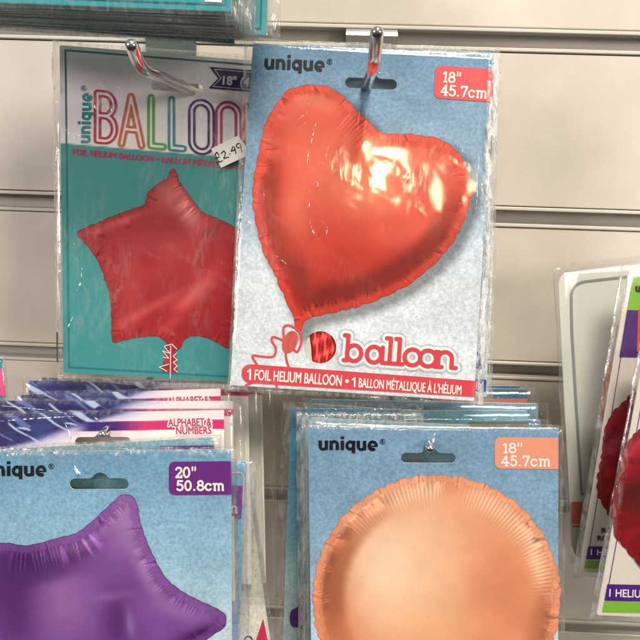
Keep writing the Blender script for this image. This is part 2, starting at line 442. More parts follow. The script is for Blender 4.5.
        F += [[int(rim[i]), int(rim[(i+1) % len(rim)]), int(rim[(i+1) % len(rim)])+n0, int(rim[i])+n0] for i in range(len(rim))]
        return mesh('clear_bag', np.vstack([A, B]), F, M_BAGL if loose else M_BAG, s.root, attrs={'haze_amount': np.r_[hzv, hzv*.5]}, smooth=True)
    def creases(s, paths, w=.8, off=.0022, name='crease_glint', parent=None):
        for i0, p in enumerate(paths):
            F = []; V = []
            p = np.array(spline(p, 5), float); n = len(p)
            t = np.gradient(p, axis=0); t /= np.hypot(*t.T)[:, None]+1e-9; nr = np.c_[-t[:, 1], t[:, 0]]
            k = np.linspace(0, 1, n); ww = w*np.sin(np.pi*np.clip(k, .04, .96))*(.35+.9*vnoise(k*n*.5, k*0, i0))
            for sgn, up in ((-1, 0), (0, .0005), (1, 0)):
                V.append(s.xyz(*(p+nr*(ww*sgn)[:, None]).T, off+up*np.ones(n))-s.base)
            for i in range(n-1):
                for j in range(2): F.append([j*n+i, j*n+i+1, (j+1)*n+i+1, (j+1)*n+i])
            mesh(name, np.vstack(V), F, M_CREASE, parent or s.root, smooth=True)

# ------------------------------------------------------------------ picture colouring (the printed photograph of each foil balloon)
def mixc(a, b, t):
    t = np.asarray(t)[..., None]; return a*(1-t)+np.asarray(b, float)*t

def blob(X, Y, cx, cy, rx, ry, ang=0, p=2):
    c, s = math.cos(math.radians(ang)), math.sin(math.radians(ang)); x = X-cx; y = Y-cy
    return np.exp(-(np.abs((x*c+y*s)/rx)**p+np.abs((-x*s+y*c)/ry)**p))

def foil_fn(E, top, bot, y0, y1, blobs, rim, rimw, pleats=(), cuts=.02, hot=(), seed=1, edge_dark=.85, bandw=14, band=None, warp=6, arcs=(), rk=.38):
    def f(X, Y):
        s, al = sd_edges(X, Y, E, True)
        t = np.clip((Y-y0)/(y1-y0), 0, 1); C = mixc(np.tile(np.array(top, float), (len(X), 1)), bot, t)
        wx = X+warp*(fnoise(X*.03, Y*.03, seed+4)-.5); wy = Y+warp*(fnoise(X*.03, Y*.03, seed+8)-.5)
        for col, k, *g in blobs: C = mixc(C, col, np.clip(k*blob(wx, wy, *g), 0, 1))
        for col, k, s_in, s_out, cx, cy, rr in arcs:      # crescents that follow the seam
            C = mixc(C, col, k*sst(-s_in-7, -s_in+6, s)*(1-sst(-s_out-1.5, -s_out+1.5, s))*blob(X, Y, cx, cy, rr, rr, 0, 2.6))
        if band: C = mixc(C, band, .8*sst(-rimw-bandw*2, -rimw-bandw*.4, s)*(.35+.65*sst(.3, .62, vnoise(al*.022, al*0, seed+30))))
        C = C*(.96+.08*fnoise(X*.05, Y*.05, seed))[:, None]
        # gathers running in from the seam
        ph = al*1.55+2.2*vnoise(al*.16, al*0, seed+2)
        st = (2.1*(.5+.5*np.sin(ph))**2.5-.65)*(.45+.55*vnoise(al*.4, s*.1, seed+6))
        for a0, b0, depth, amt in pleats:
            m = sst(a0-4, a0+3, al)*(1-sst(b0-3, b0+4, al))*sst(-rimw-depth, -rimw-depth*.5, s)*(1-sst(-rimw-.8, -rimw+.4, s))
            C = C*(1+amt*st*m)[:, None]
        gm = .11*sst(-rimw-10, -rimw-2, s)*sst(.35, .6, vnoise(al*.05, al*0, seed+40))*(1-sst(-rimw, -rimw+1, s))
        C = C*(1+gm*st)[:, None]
        # flat seam flange
        r = sst(-rimw-.7, -rimw+.7, s); C = mixc(C, np.array(rim)*(.93+.14*vnoise(al*.07, al*0, seed+50))[:, None], r*rk)
        C = C*(1-.05*np.exp(-((s+rimw)/.8)**2))[:, None]
        C = C*(1-r[..., None]*.06*(vnoise(al*.5, s*.3, seed+3)-.5)[..., None]*2)
        rc = np.random.RandomState(seed+60); a0 = 20.
        while a0 < 1100:      # single deep creases across the seam
            L = rc.uniform(9, 19); w = sst(-L-2, -L+5, s); lean = a0+rc.uniform(-.35, .35)*s
            C = C*(1-.26*w*np.exp(-((al-lean)/.75)**2)+.16*w*np.exp(-((al-lean-1.7)/.8)**2)+.08*w*np.exp(-((al-lean+4)/1.6)**2))[:, None]
            a0 += rc.uniform(24, 62)
        C = C*(1-(1-edge_dark)*sst(-1.3, 0, s))[:, None]
        for pts, col, soft in hot:
            h = sd_edges(X+2.4*(fnoise(X*.2, Y*.12, 3)-.5)*2, Y+1.8*(fnoise(X*.15, Y*.2, 5)-.5)*2, loop_edges(pts))
            C = mixc(C, col, 1-sst(-soft, soft, h))
        return C
    return f

def euro_hole(x0, x1, y, r, bx, br, slope=0):
    sg = [(x0+r, y, x1-r, y+slope*(x1-x0-2*r))]; by = y+slope*(bx-x0)
    def f(X, Y):
        d = sd_segs(X, Y, sg)-r; e = np.hypot(X-bx, Y-(by-r*.4))-br
        k = 2.5; h = np.clip(.5+.5*(e-d)/k, 0, 1)
        return np.maximum(e*(1-h)+d*h-k*h*(1-h), (Y-(y+slope*(X-x0)))-r)
    return f

def rrect_pts(tl, tr, br, bl, rl, n=6):
    """quad with rounded left corners"""
    tl, tr, br, bl = [np.array(p, float) for p in (tl, tr, br, bl)]
    ux = (tr-tl)/np.hypot(*(tr-tl)); uy = (bl-tl)/np.hypot(*(bl-tl)); ub = (br-bl)/np.hypot(*(br-bl)); out = []
    for i in range(n+1):
        a = math.pi/2*i/n; out.append(tuple(bl+rl*(ub*(1-math.sin(a)))-rl*uy*(1-math.cos(a)) if False else bl+ub*rl*(1-math.sin(a))-uy*rl*(1-math.cos(a))))
    for i in range(n+1):
        a = math.pi/2*i/n; out.append(tuple(tl+ux*rl*(1-math.cos(a))+uy*rl*(1-math.sin(a))))
    return out+[tuple(tr), tuple(br)]

def brand(pk, x, y, ang, width, xh, hw, color, off=.0003, reg=True, parent=None, font=FAT):
    o = pk.glyphs('brand_lettering', font, 'unique', x, y, ang, width, xh, hw, off, color, gap=.03, step=.3, parent=parent)
    if reg:
        a = math.radians(ang); cx = x+(width+4)*math.cos(a)+xh*math.sin(a); cy = y+(width+4)*math.sin(a)-xh*1.02*math.cos(a)
        pk.strokes('registered_mark', [(*p, *q) for p, q in zip(arc(cx, cy, 2.5, 2.5, 0, 330, 14)[:-1], arc(cx, cy, 2.5, 2.5, 0, 330, 14)[1:])]
                   + [(cx-.8, cy+1.2, cx-.8, cy-1.2), (cx-.8, cy-1.2, cx+.7, cy-.9), (cx+.7, cy-.9, cx-.6, cy+.1), (cx-.4, cy+.1, cx+.9, cy+1.2)], .3, off, color, step=.25, parent=parent)
    return o

# ================================================================== the slat wall
def box_mesh(boxes):
    V = []; F = []
    for x0, x1, y0, y1, z0, z1 in boxes:
        b = len(V); V += [(x, y, z) for x in (x0, x1) for y in (y0, y1) for z in (z0, z1)]
        F += [[b+i for i in f] for f in ((0, 1, 3, 2), (4, 6, 7, 5), (0, 4, 5, 1), (2, 3, 7, 6), (0, 2, 6, 4), (1, 5, 7, 3))]
    return V, F
def extrude_profile(prof, x0, x1, closed=True):
    V = [(x0, y, z) for y, z in prof]+[(x1, y, z) for y, z in prof]; n = len(prof)
    F = [[i, (i+1) % n, (i+1) % n+n, i+n] for i in range(n if closed else n-1)]
    if closed: F += [list(range(n))[::-1], [i+n for i in range(n)]]
    return V, F

wall = empty('slat_wall', (0, 0, 0), 'cream slatted shop display wall with horizontal grooves behind the balloon packs', 'wall')
GH = .0127
for k in range(-3, 8):
    zt, zb = -.1*k-GH-.00035, -.1*(k+1)+.00035; r = .0006
    prof = [(.016, zt), (r, zt), (r*.3, zt-r*.3), (0, zt-r), (0, zb+r), (r*.3, zb+r*.3), (r, zb), (.016, zb)]
    V, F = extrude_profile(prof, -.75, .75); mesh('wall_board', V, F, M_WALL, wall)
for k in range(-2, 8):
    z = -.1*k
    V, F = extrude_profile([(.0095, z-.0002), (-.0004, z-.0002), (-.0009, z-.0007), (-.0009, z-.0019), (-.0004, z-.0023), (.0078, z-.0023),
                            (.0078, z-GH+.0023), (-.0004, z-GH+.0023), (-.0009, z-GH+.0019), (-.0009, z-GH+.0007), (-.0004, z-GH+.0002), (.0095, z-GH+.0002)], -.75, .75)
    mi = [0]*len(F)
    for i in (0, 1, 2, 3, 7, 8, 9, 10): mi[i] = 1
    mesh('groove_channel', V, F, [M_INSERT, M_LIP], wall, mi=mi)

# ================================================================== hooks
def tube(path, r, seg=18, cap=True):
    path = [np.array(p, float) for p in path]; V = []; F = []; n = len(path); up = np.array([1., 0, 0])
    rr = [r]*n
    # rounded end
    t = path[-1]-path[-2]; t /= np.linalg.norm(t); e = path[-1]
    for k in range(1, 6):
        a = math.pi/2*k/5.2; path.append(e+t*r*math.sin(a)); rr.append(r*math.cos(a))
    for i, p in enumerate(path):
        a = path[max(i-1, 0)]; b = path[min(i+1, len(path)-1)]; t = b-a; t /= np.linalg.norm(t)
        x = up-t*(up @ t); x /= np.linalg.norm(x); y = np.cross(t, x)
        for j in range(seg):
            th = 2*math.pi*j/seg; V.append(p+rr[i]*(x*math.cos(th)+y*math.sin(th)))
    for i in range(len(path)-1):
        for j in range(seg): F.append([i*seg+j, i*seg+(j+1) % seg, (i+1)*seg+(j+1) % seg, (i+1)*seg+j])
    F.append([(len(path)-1)*seg+j for j in range(seg)]); F.append([j for j in range(seg)][::-1])
    return V, F

def hook(label, x, z, ybend, tip, plate=None, gz=None, r=.0025, xb=None):
    o = empty('display_hook', (x, 0, z), label, 'hook', 'chrome hooks on the slat wall')
    L = np.array([x, 0, z])
    path = [np.array([x, -.001, z]), np.array([x, -ybend+.008, z])]
    if tip is not None:
        b = np.array([x, -ybend, z]); t = np.array(tip); a0 = path[-1]; c1 = b+(t-b)/np.linalg.norm(t-b)*.007
        for k in range(1, 9):
            s = k/8; path.append(a0*(1-s)**2+2*s*(1-s)*b+c1*s*s)
        path.append(t)
    else: path.append(np.array([x, -ybend, z]))
    V, F = tube(path, r); mesh('arm', np.array(V)-L, F, M_CHROME, o, smooth=True)
    if gz is not None:
        xb = xb if xb is not None else x
        prof = [(.004, gz-.0028), (-.001, gz-.0026), (-.0034, gz-.0045), (-.0040, gz-.0065), (-.0032, gz-.0088), (-.0026, gz-.0118), (-.0026, z-.011), (-.0012, z-.0115), (-.0012, gz-.0128), (.004, gz-.0108)]
        V, F = extrude_profile(prof, xb-.0147, xb+.0147); mesh('wall_bracket', np.array(V)-L, F, M_STEELD if x < 0 else M_STEEL, o)
    if plate is not None:
        x0, x1, z0, z1 = plate; V, F = box_mesh([(x0, x1, -.030, -.0286, z0, z1)]); mesh('cross_plate', np.array(V)-L, F, M_STEEL, o)
        V, F = box_mesh([(x-.010, x-.004, -.0286, -.0027, z+.003, z+.005)]); mesh('spacer', np.array(V)-L, F, M_STEEL, o)
    return o

tipR = P(377, 33, .142); bR = P(374, 66, .130)
hook('chrome hook with upturned tip through the red heart balloon pack', bR[0], bR[2], .130, tipR, None, gz=0, xb=P(371, 45, 0)[0])
tipL = P(132, 46, .140); bL = P(140, 68, .130)
hook('chrome hook with long upturned arm through the red star balloon pack', bL[0], bL[2], .130, tipL, (P(156, 87, .03)[0], P(198.5, 89, .03)[0], P(180, 91.5, .03)[2], P(180, 83.5, .03)[2]), gz=0, xb=P(172, 45, 0)[0])

# ================================================================== heart pack and the pack behind it
WH = (238, 234, 228)
def blue_card(t1, t2, t3, y0, y1, seed, xl=None):
    def f(X, Y):
        t = (Y-y0)/(y1-y0); C = mixc(np.tile(np.array(t1, float), (len(X), 1)), t2, sst(0, .5, t)); C = mixc(C, t3, sst(.4, .85, t))
        n = fnoise(X*.02, Y*.03, seed, 4); C = C*(1+.16*(n-.5))[:, None]
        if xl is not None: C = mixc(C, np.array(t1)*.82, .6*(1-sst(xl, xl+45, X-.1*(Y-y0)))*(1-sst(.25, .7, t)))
        return C
    return f

bk = Pack('blue foil balloon pack just behind the red heart pack, only its right edge showing', [(300, 45, .048), (496, 52, .048), (486, 398, .096)], WH, (371, 84), name='balloon_pack')
bk.card([(300, 45), (494, 52), (487, 397), (300, 385)], blue_card((120, 155, 180), (150, 180, 200), (196, 205, 214), 45, 395, 3), step=3)
bk.poly('information_banner', [(430, 375), (486.5, 379.5), (486, 392), (430, 388)], .0002, (35, 85, 165))
bk.text('banner_lettering', 'À L\'HÉLIUM', 442, 388, 3.5, 41, 9, .1, .0004, (235, 235, 235))
g, w = glyph_segs(SOFT, 'n'); gs = place(g, 463, 367, 3, 21/w, 16)
bk.strokes('balloon_lettering_outline', gs, 5.0, .0002, (225, 228, 232)); bk.strokes('balloon_lettering', gs, 2.3, .0004, (45, 95, 165))
bk.bag([(296, 40), (500, 49), (492.5, 402), (296, 392)], 40, 50, haze=.5, edge=8, seed=4, front=.0012)

hp = Pack('red heart foil balloon in blue and white card pack, centre of the display', [(253, 43, .055), (494, 58, .055), (474, 401, .103)], WH, (371, 80))
hole = euro_hole(345, 397, 82.5, 5.2, 372, 7.2, .045)
win = lambda X, Y: np.hypot((X-320.3)/1.0, (Y-347.3))-16
heart_key = [(296, 88), (312, 85.5), (330, 89), (347, 102), (366, 119), (381, 132.5), (400, 134), (424, 137), (445, 143), (459, 156), (467, 174), (470.5, 192), (466, 212), (455, 236), (438, 258),
             (416, 278), (388, 294), (355, 306), (326, 313), (306, 320), (301, 331), (295.5, 330), (294, 318), (287, 300), (277, 277), (266, 255), (259, 232), (255, 208), (254, 190), (257, 167), (262, 145), (267, 122), (278, 103), (287, 93)]
heart_poly = scallop(spline(heart_key, 8, True), 15, 2.0, 4, ampf=lambda x, y: 1-.95*((x > 352) & (x < 405) & (y < 150))-.9*((y > 312) & (x < 315)))
HE = loop_edges(heart_poly)
def heart_card(X, Y):
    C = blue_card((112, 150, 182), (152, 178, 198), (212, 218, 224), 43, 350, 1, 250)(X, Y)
    sh = sd_edges(X-6, Y-7, HE)      # the grey drop shadow that is printed round the picture
    return C*(1-.36*(1-sst(-3, 9, sh)))[:, None]
hp.card([(253, 43), (494, 58), (474, 401), (230, 385)], heart_card, lambda X, Y: np.minimum(hole(X, Y), win(X, Y)), step=1.5)
# red folded foil seen through the die-cut window
wd = hp.shape('window_foil', lambda X, Y: np.hypot(X-323, Y-347)-22, (298, 322, 348, 372), 2, -.0012, M_FOIL, (170, 20, 20))
me = wd.data
for v in me.vertices: v.co.y -= .00045*math.sin(v.co.x*1500+v.co.z*260)
hp.poly('window_backing', [(300, 326), (308, 326), (311, 347), (312, 368), (300, 368)], -.0006, (205, 200, 190))

lit_pleats = [(60, 130, 26, .10), (0, 30, 18, .06), (150, 215, 18, .10), (235, 262, 20, .12), (318, 352, 14, .14), (380, 470, 8, .18), (640, 690, 18, .1)]
hot = [
 ([(357, 151), (366, 146), (375, 152), (383, 160), (394, 147), (399, 146), (404, 158), (407, 170), (405, 186), (402, 195), (401, 206), (394, 200), (386, 192), (376, 196), (368, 190), (362, 182), (364, 170), (358, 160)], (255, 250, 214), 1.3),
 ([(339, 155), (345, 158), (350, 166), (352, 180), (358, 186), (352, 190), (344, 184), (341, 172)], (255, 248, 212), 1.2),
 ([(315, 153), (321, 149), (324, 160), (323, 172), (319, 175), (314, 165)], (255, 247, 214), 1.2),
 ([(466, 167), (468, 180), (467, 197), (465, 210), (458, 202), (452, 206), (447, 200), (448, 182), (455, 187), (461, 182)], (255, 246, 205), .9),
]
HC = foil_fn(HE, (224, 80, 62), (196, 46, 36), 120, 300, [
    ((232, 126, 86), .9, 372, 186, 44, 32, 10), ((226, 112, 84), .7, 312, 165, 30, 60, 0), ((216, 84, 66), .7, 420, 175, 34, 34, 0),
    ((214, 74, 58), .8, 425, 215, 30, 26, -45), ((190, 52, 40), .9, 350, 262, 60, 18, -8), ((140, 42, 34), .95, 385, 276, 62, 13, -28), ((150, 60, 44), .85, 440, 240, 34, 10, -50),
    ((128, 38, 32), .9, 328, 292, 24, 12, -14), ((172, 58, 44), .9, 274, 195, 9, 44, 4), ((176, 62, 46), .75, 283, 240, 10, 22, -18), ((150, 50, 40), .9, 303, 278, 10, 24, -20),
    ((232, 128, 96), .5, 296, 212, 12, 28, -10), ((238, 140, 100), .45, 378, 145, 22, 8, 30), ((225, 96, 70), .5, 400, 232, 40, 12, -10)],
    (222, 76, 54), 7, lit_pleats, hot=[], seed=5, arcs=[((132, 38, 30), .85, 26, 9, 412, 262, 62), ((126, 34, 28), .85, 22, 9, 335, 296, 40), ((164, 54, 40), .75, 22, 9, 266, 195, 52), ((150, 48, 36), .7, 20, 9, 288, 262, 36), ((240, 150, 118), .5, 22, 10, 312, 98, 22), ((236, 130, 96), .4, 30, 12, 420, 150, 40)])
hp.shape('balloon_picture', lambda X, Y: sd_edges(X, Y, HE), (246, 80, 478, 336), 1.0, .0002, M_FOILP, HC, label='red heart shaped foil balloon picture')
# printed ribbon and tail
rb = [path_segs(spline(p, 8)) for p in ([(258, 366), (252.5, 356), (262, 356.5), (273, 356.5), (276, 349), (272, 341), (273.5, 337), (285, 341)], [(284, 338), (283.5, 328), (289, 325.5), (299, 331), (301.5, 341), (297, 352), (292, 346)],
      [(286, 352), (286, 358), (289, 368)], [(246, 385), (254, 382)], [(276, 382), (277, 388)])]
hp.strokes('ribbon_picture', sum(rb, []), 1.1, .0003, (216, 74, 78))
hp.shape('tail_picture', lambda X, Y: np.hypot(((X-290)*.93+(Y-342)*.37)/7.2, (-(X-290)*.37+(Y-342)*.93)/11.5)*7.2-7.2, (278, 326, 302, 358), .8, .0004, M_FOILP, lambda X, Y: mixc(np.tile(np.array((188., 62, 58)), (len(X), 1)), (222, 104, 92), fnoise(X*.35, Y*.12, 3)))
g, w = glyph_segs(SOFT, 'balloon', -.04); BAL = place(g, 343.5, 361, 4.1, 114/w, 17.2)
hp.strokes('lettering_halo', BAL, 6.4, .00022, (178, 186, 200), m=M_CARD, step=.6)
ol = hp.strokes('lettering_outline', BAL, 4.7, .0004, (240, 236, 228))
hp.strokes('balloon_lettering', BAL, 2.15, .0006, (216, 62, 78), parent=ol)
bn = hp.poly('information_banner', rrect_pts((242, 363.5), (476.3, 380.8), (475.2, 397), (241.5, 382.5), 9), .0004, (219, 64, 78))
ONE = lambda x, y, h: [(x, y-h*.78, x+h*.24, y-h+.6), (x+h*.24, y-h+.5, x+h*.22, y-.3)]
hp.strokes('banner_numeral', ONE(248, 379.4, 10.2), .95, .0006, (244, 232, 224), step=.3, parent=bn); hp.strokes('banner_numeral', ONE(352.5, 386.5, 9), .85, .0006, (244, 232, 224), step=.3, parent=bn)
hp.text('banner_lettering', 'FOIL HELIUM BALLOON', 254.5, 379.6, 4.0, 87, 10.2, .22, .0006, (244, 232, 224), parent=bn)
hp.shape('bullet', lambda X, Y: np.hypot(X-347, Y-381)-1.9, (343, 377, 351, 385), .5, .0006, M_PRINT, (244, 232, 224), parent=bn)
hp.text('banner_lettering', 'BALLON MÉTALLIQUE À L\'HÉLIUM', 358.5, 387, 4.2, 102.5, 9.0, .18, .0006, (244, 232, 224), parent=bn)
sl = hp.poly('size_label', rrect_pts((435, 65.5), (493.4, 69.3), (491.5, 102.3), (433.7, 98.2), 6), .0003, (230, 84, 90), step=.8)
hp.glyphs('size_lettering', SLAB, '18"', 442.5, 82.0, 4, 18.5, 9.6, .95, .0005, (248, 232, 222), parent=sl)
hp.glyphs('size_lettering', SLAB, '45.7cm', 440.5, 95.3, 4, 46, 9.8, .95, .0005, (248, 232, 222), gap=.1, parent=sl)
brand(hp, 264.5, 68.2, 2.2, 61, 8.6, 1.75, (38, 38, 40))
def hz_heart(X, Y):  # diagonal film glare and bright crumpled edge, painted as white haze
    r = sst(488, 493, X+.05*(Y-50))*(.3+1.3*sst(.35, .6, fnoise(X*.3, Y*.05, 8)))*(1-.6*sst(130, 300, Y))
    v = sst(.5, .72, fnoise((X*.8+Y*.5)*.02, (Y*.8-X*.5)*.07, 51))*(.4+.6*sst(330, 250, X))
    return 1.3*r+.10*blob(X, Y, 262, 240, 14, 60, -6)+.07*v+.10*sst(.55, .75, fnoise(X*.12, Y*.02, 61))*(1-sst(2, 26, X-(250-.05*(Y-50))))
hb = hp.bag([(245, 38), (502, 53), (483, 406), (227, 391)], 90, 130, haze=.3, edge=8, seed=2, hz=hz_heart, field=.02)
hp.creases([[(316.5, 124), (313, 137), (311, 146)], [(297, 122), (303, 118), (308, 113)], [(303, 128), (306, 124), (309, 124)], [(329, 148), (326, 157), (328, 166), (332, 173), (336, 171)], [(309, 150), (308, 160), (307, 166)],
            [(309.5, 192), (309.5, 198)], [(310, 202), (309, 209)], [(310, 221), (313, 232), (319, 241)], [(322, 222), (327, 228), (326, 237)], [(312, 171), (314, 173)], [(314, 181), (318, 185), (316, 190)], [(246, 219), (252, 225), (257, 229)], [(263, 246), (265, 248)],
            [(270, 249), (273, 252)], [(276, 256), (281, 260), (286, 264), (288, 266)], [(247, 257), (253, 262)], [(248, 259), (247.5, 270)], [(273, 158), (275, 156)], [(459, 158), (462, 151)], [(477, 151), (477.5, 166), (475.5, 178), (476, 196), (474, 214)],
            [(489, 118), (488, 160), (484, 220), (481, 300)], [(238, 225), (236, 300), (232, 370)]], w=.6, off=.0026)
for q in [[(344, 75.5), (350, 74), (357, 75)], [(377, 74), (381, 76), (386, 77)]]: hp.creases([q], w=.7, off=.0024)

# ================================================================== star pack
WS = (214, 203, 196)
sp = Pack('red star foil balloon in white and teal card pack with handwritten price sticker', [(59.5, 45, .043), (295, 64, .043), (63.5, 372.5, .082)], WS, (181, 84))
shole = euro_hole(150.5, 203, 85.5, 4.6, 180, 6.5, .07)
def star_card(X, Y):
    edge = 143+.085*(X-60); t = sst(-.6, .6, Y-edge)
    w = np.tile(np.array((222, 202, 206), float), (len(X), 1)); w = mixc(w, (222, 206, 200), sst(60, 140, Y)*sst(60, 200, X+Y*.3))
    te = np.tile(np.array((62, 134, 132), float), (len(X), 1)); te = mixc(te, (54, 124, 124), sst(150, 370, Y)*(1-.5*fnoise(X*.02, Y*.02, 4)))
    C = mixc(w, te, 0*t)+(te-w)*t[..., None]
    return C
sp.card([(59.5, 45), (295, 64), (292, 385), (63.5, 372.5)], star_card, shole, M_PRINT, step=1.5)
bd = path_segs([(65.5, 50.2), (246, 64.5), (290, 68)])+path_segs([(290, 380), (69, 367), (65.5, 50.2)])
sp.strokes('border_line', bd, .8, .0002, (24, 106, 112), step=.5)
# inline capitals: outline of a thick monoline letter
def inline(path_list, col, hw=2.5, t=1.15, name='title_letter'):
    segs = np.array(sum([path_segs(p) for p in path_list], []))
    fn = lambda X, Y: np.abs(sd_segs(X, Y, segs)-hw)-t
    sp.shape(name, fn, (segs[:, [0, 2]].min()-6, segs[:, [1, 3]].min()-6, segs[:, [0, 2]].max()+6, segs[:, [1, 3]].max()+6), .4, .0003, M_PRINT, col)
sk = lambda pts, x, y: [(x+a, y+b+.09*a) for a, b in pts]
def ell(cx, cy, rx, ry, a0, a1, n=16): return [(cx+rx*math.cos(math.radians(a)), cy+ry*math.sin(math.radians(a))) for a in np.linspace(a0, a1, n)]
inline([sk([(3, 3), (10, 3)]+ell(10, 14, 9, 11, -90, 90)+[(3, 25)], 94.5, 90), sk([(10, 25)]+ell(10, 37.5, 10, 12.5, -90, 90)+[(3, 50), (3, 3)], 94.5, 90)], (178, 48, 72))
inline([sk([(3, 51), (12.5, 3), (23, 51)], 118.5, 92.5), sk([(6.3, 36), (19.5, 36)], 118.5, 92.5)], (198, 92, 56))
inline([sk([(3, 3), (3, 51), (15, 51)], 148, 94.5)], (82, 150, 60))
inline([sk([(3, 3), (3, 51), (14.5, 51)], 168.5, 96.5)], (38, 132, 136))
inline([sk(ell(13, 13, 9.7, 10, 180, 360, 16)+ell(13, 42, 9.7, 10, 0, 180, 16)+[(3.3, 13)], 188.5, 98.5)], (72, 46, 98))
inline([sk(ell(13, 13, 9.8, 10, 180, 360, 16)+ell(13, 42, 9.8, 10, 0, 180, 16)+[(3.2, 13)], 215.5, 100.5)], (176, 46, 98))
inline([sk([(3, 51), (3, 3), (22, 51), (22, 3)], 243.5, 103)], (178, 48, 72))
brand(sp, 89.3, 143.5, -88, 51, 7.4, 1.5, (30, 124, 130), reg=True)
sp.text('subtitle_lettering', 'FOIL HELIUM BALLOON • BALLON MÉTALLIQUE À L\'HÉLIUM', 72.5, 154.5, 5.0, 206, 5.6, .32, .0003, (172, 48, 88))
fl = sp.poly('size_flag', [(209.5, 67), (290, 73.5), (290, 95), (208.5, 88.5), (218.5, 78.5)], .0003, (58, 40, 88), step=.8)
sp.strokes('flag_line', path_segs([(288, 75.5), (214.5, 69.6), (221.3, 78.6), (213, 86.8), (288, 93)]), .35, .0005, (196, 178, 186), step=.3, parent=fl)
sp.text('flag_lettering', '18" (45.7cm)', 223, 84.6, 4.5, 58, 8.2, .45, .0005, (212, 196, 200), parent=fl)
star_key = [(172.5, 168.5), (175.5, 171), (178, 180), (183, 187), (193, 201), (202, 212), (216, 218), (232, 226), (243, 236), (248, 244), (246, 262), (240, 283), (235, 310), (232, 330), (229, 347), (222, 345),
            (208, 338), (194, 335.5), (185, 339), (180, 348), (175, 350), (170, 349), (166, 341), (156, 336), (140, 337), (126, 339), (115, 342), (112, 336), (112, 318), (111, 300), (107, 284), (99, 262), (88, 246), (80, 237), (78, 232),
            (84, 229), (100, 222), (122, 213), (144, 205), (148, 194), (158, 184), (168, 178), (171, 171)]
star_poly = scallop(spline(star_key, 5, True), 9, 1.0, 9); SE = loop_edges(star_poly)
SC = foil_fn(SE, (162, 48, 50), (146, 30, 34), 200, 330, [((204, 100, 92), .8, 172, 195, 16, 16, 0), ((206, 130, 120), .8, 190, 212, 9, 16, -20), ((180, 64, 66), .7, 158, 255, 34, 22, -30), ((150, 26, 36), .6, 148, 262, 14, 12, 20),
    ((154, 24, 34), .8, 222, 300, 10, 40, 5), ((160, 30, 36), .6, 214, 268, 22, 20, -40), ((212, 96, 90), .6, 190, 300, 8, 40, 40), ((176, 54, 56), .6, 130, 300, 12, 36, 0), ((150, 26, 34), .6, 160, 322, 40, 5, -20), ((190, 72, 70), .7, 145, 312, 46, 5, -28),
    ((144, 24, 32), .5, 200, 322, 22, 5, 20), ((208, 90, 86), .55, 120, 222, 30, 4, -18)], (148, 38, 42), 3, [(30, 75, 22, .14), (640, 700, 14, .08)], seed=12, edge_dark=.8)
sp.shape('balloon_picture', lambda X, Y: sd_edges(X, Y, SE), (72, 160, 256, 356), 1.1, .0002, M_FOILP, SC, label='glossy red five pointed star foil balloon picture')
sp.poly('tail_picture', [(166.5, 344), (175.5, 344), (176, 356), (177.5, 373), (171, 372), (162, 371.5), (164, 360)], .00035, (150, 34, 42), step=.8)
sp.strokes('string_picture', path_segs([(165, 346), (172, 344), (177, 349)])+path_segs([(165, 347), (170, 353), (163, 351), (169, 358), (163.5, 357)])+path_segs([(169, 364), (159.5, 367), (167, 371)])+path_segs([(177, 353), (173.5, 356), (177.5, 360), (173.5, 362), (177.5, 366), (174, 369), (178, 372)])+path_segs([(171, 346), (170.5, 378)]), .45, .0005, (205, 190, 180), step=.3)
def hz_star(X, Y):  # sweeps of glare across the film, painted as white haze
    a = fnoise((X-Y*.5)*.02+Y*.004, (Y+X*.25)*.09, 31)
    b = blob(X, Y, 110, 105, 62, 22, -38); c = blob(X, Y, 130, 120, 70, 30, -20)
    sweep = sst(.52, .7, fnoise((X*.72+Y*.55)*.03, (Y*.85-X*.45)*.16, 41))
    return .50*b*sweep+.26*c*sst(.5, .7, a)+.10*sweep*sst(.45, .7, a)+.10*sst(.56, .7, fnoise((X+Y*.3)*.045, Y*.012, 71))+.25*blob(X, Y, 226, 190, 4, 30, -12)+.14*blob(X, Y, 75, 210, 3, 50, -6)
sp.bag([(52, 40), (306, 60), (303, 396), (56.5, 380)], 90, 120, haze=.34, edge=7, seed=7, hz=hz_star, field=.06)
sp.creases([[(58, 76), (56.5, 88), (57, 96)], [(84, 268), (82, 284), (75, 296)], [(75, 316), (71, 325), (68, 327)], [(199, 93), (205, 99)], [(94, 77), (104, 84), (108, 79)], [(100, 108), (112, 100), (122, 88)]], w=.9, off=.0024)
st = sp.flat('barcode_strip', [(58, 332), (59.8, 332), (60, 361.5), (58.3, 361.5)], .0021, (70, 66, 60))
stk = sp.poly('price_sticker', [(212, 150), (239, 137), (252, 155), (222, 169)], .0028, (212, 202, 192), step=1, label='white sticker with the price written by hand in black pen')
price = [[(222, 156), (219.5, 152.5), (217.5, 155), (219.5, 160), (222.5, 164), (219, 164.5)], [(222.5, 164), (226, 162.5)], [(217.5, 160), (222.5, 158)],
         [(224.5, 154), (227.5, 151), (229.5, 153.5), (227.5, 160), (233, 158)], [(234, 154.5), (234.6, 154.4)], [(238, 146), (236, 151.5), (241, 149.5)], [(239.5, 146.5), (241.5, 154)], ell(244.6, 145, 2.6, 2.6, 0, 360, 12)+[(248.4, 152.5)]]
price = [[((x-222)*.86+220, (y-156)*.86+156.5) for x, y in p] for p in price]
sp.strokes('price_writing', sum([path_segs(p) for p in price], []), .48, .003, (52, 48, 48), step=.25, parent=stk)

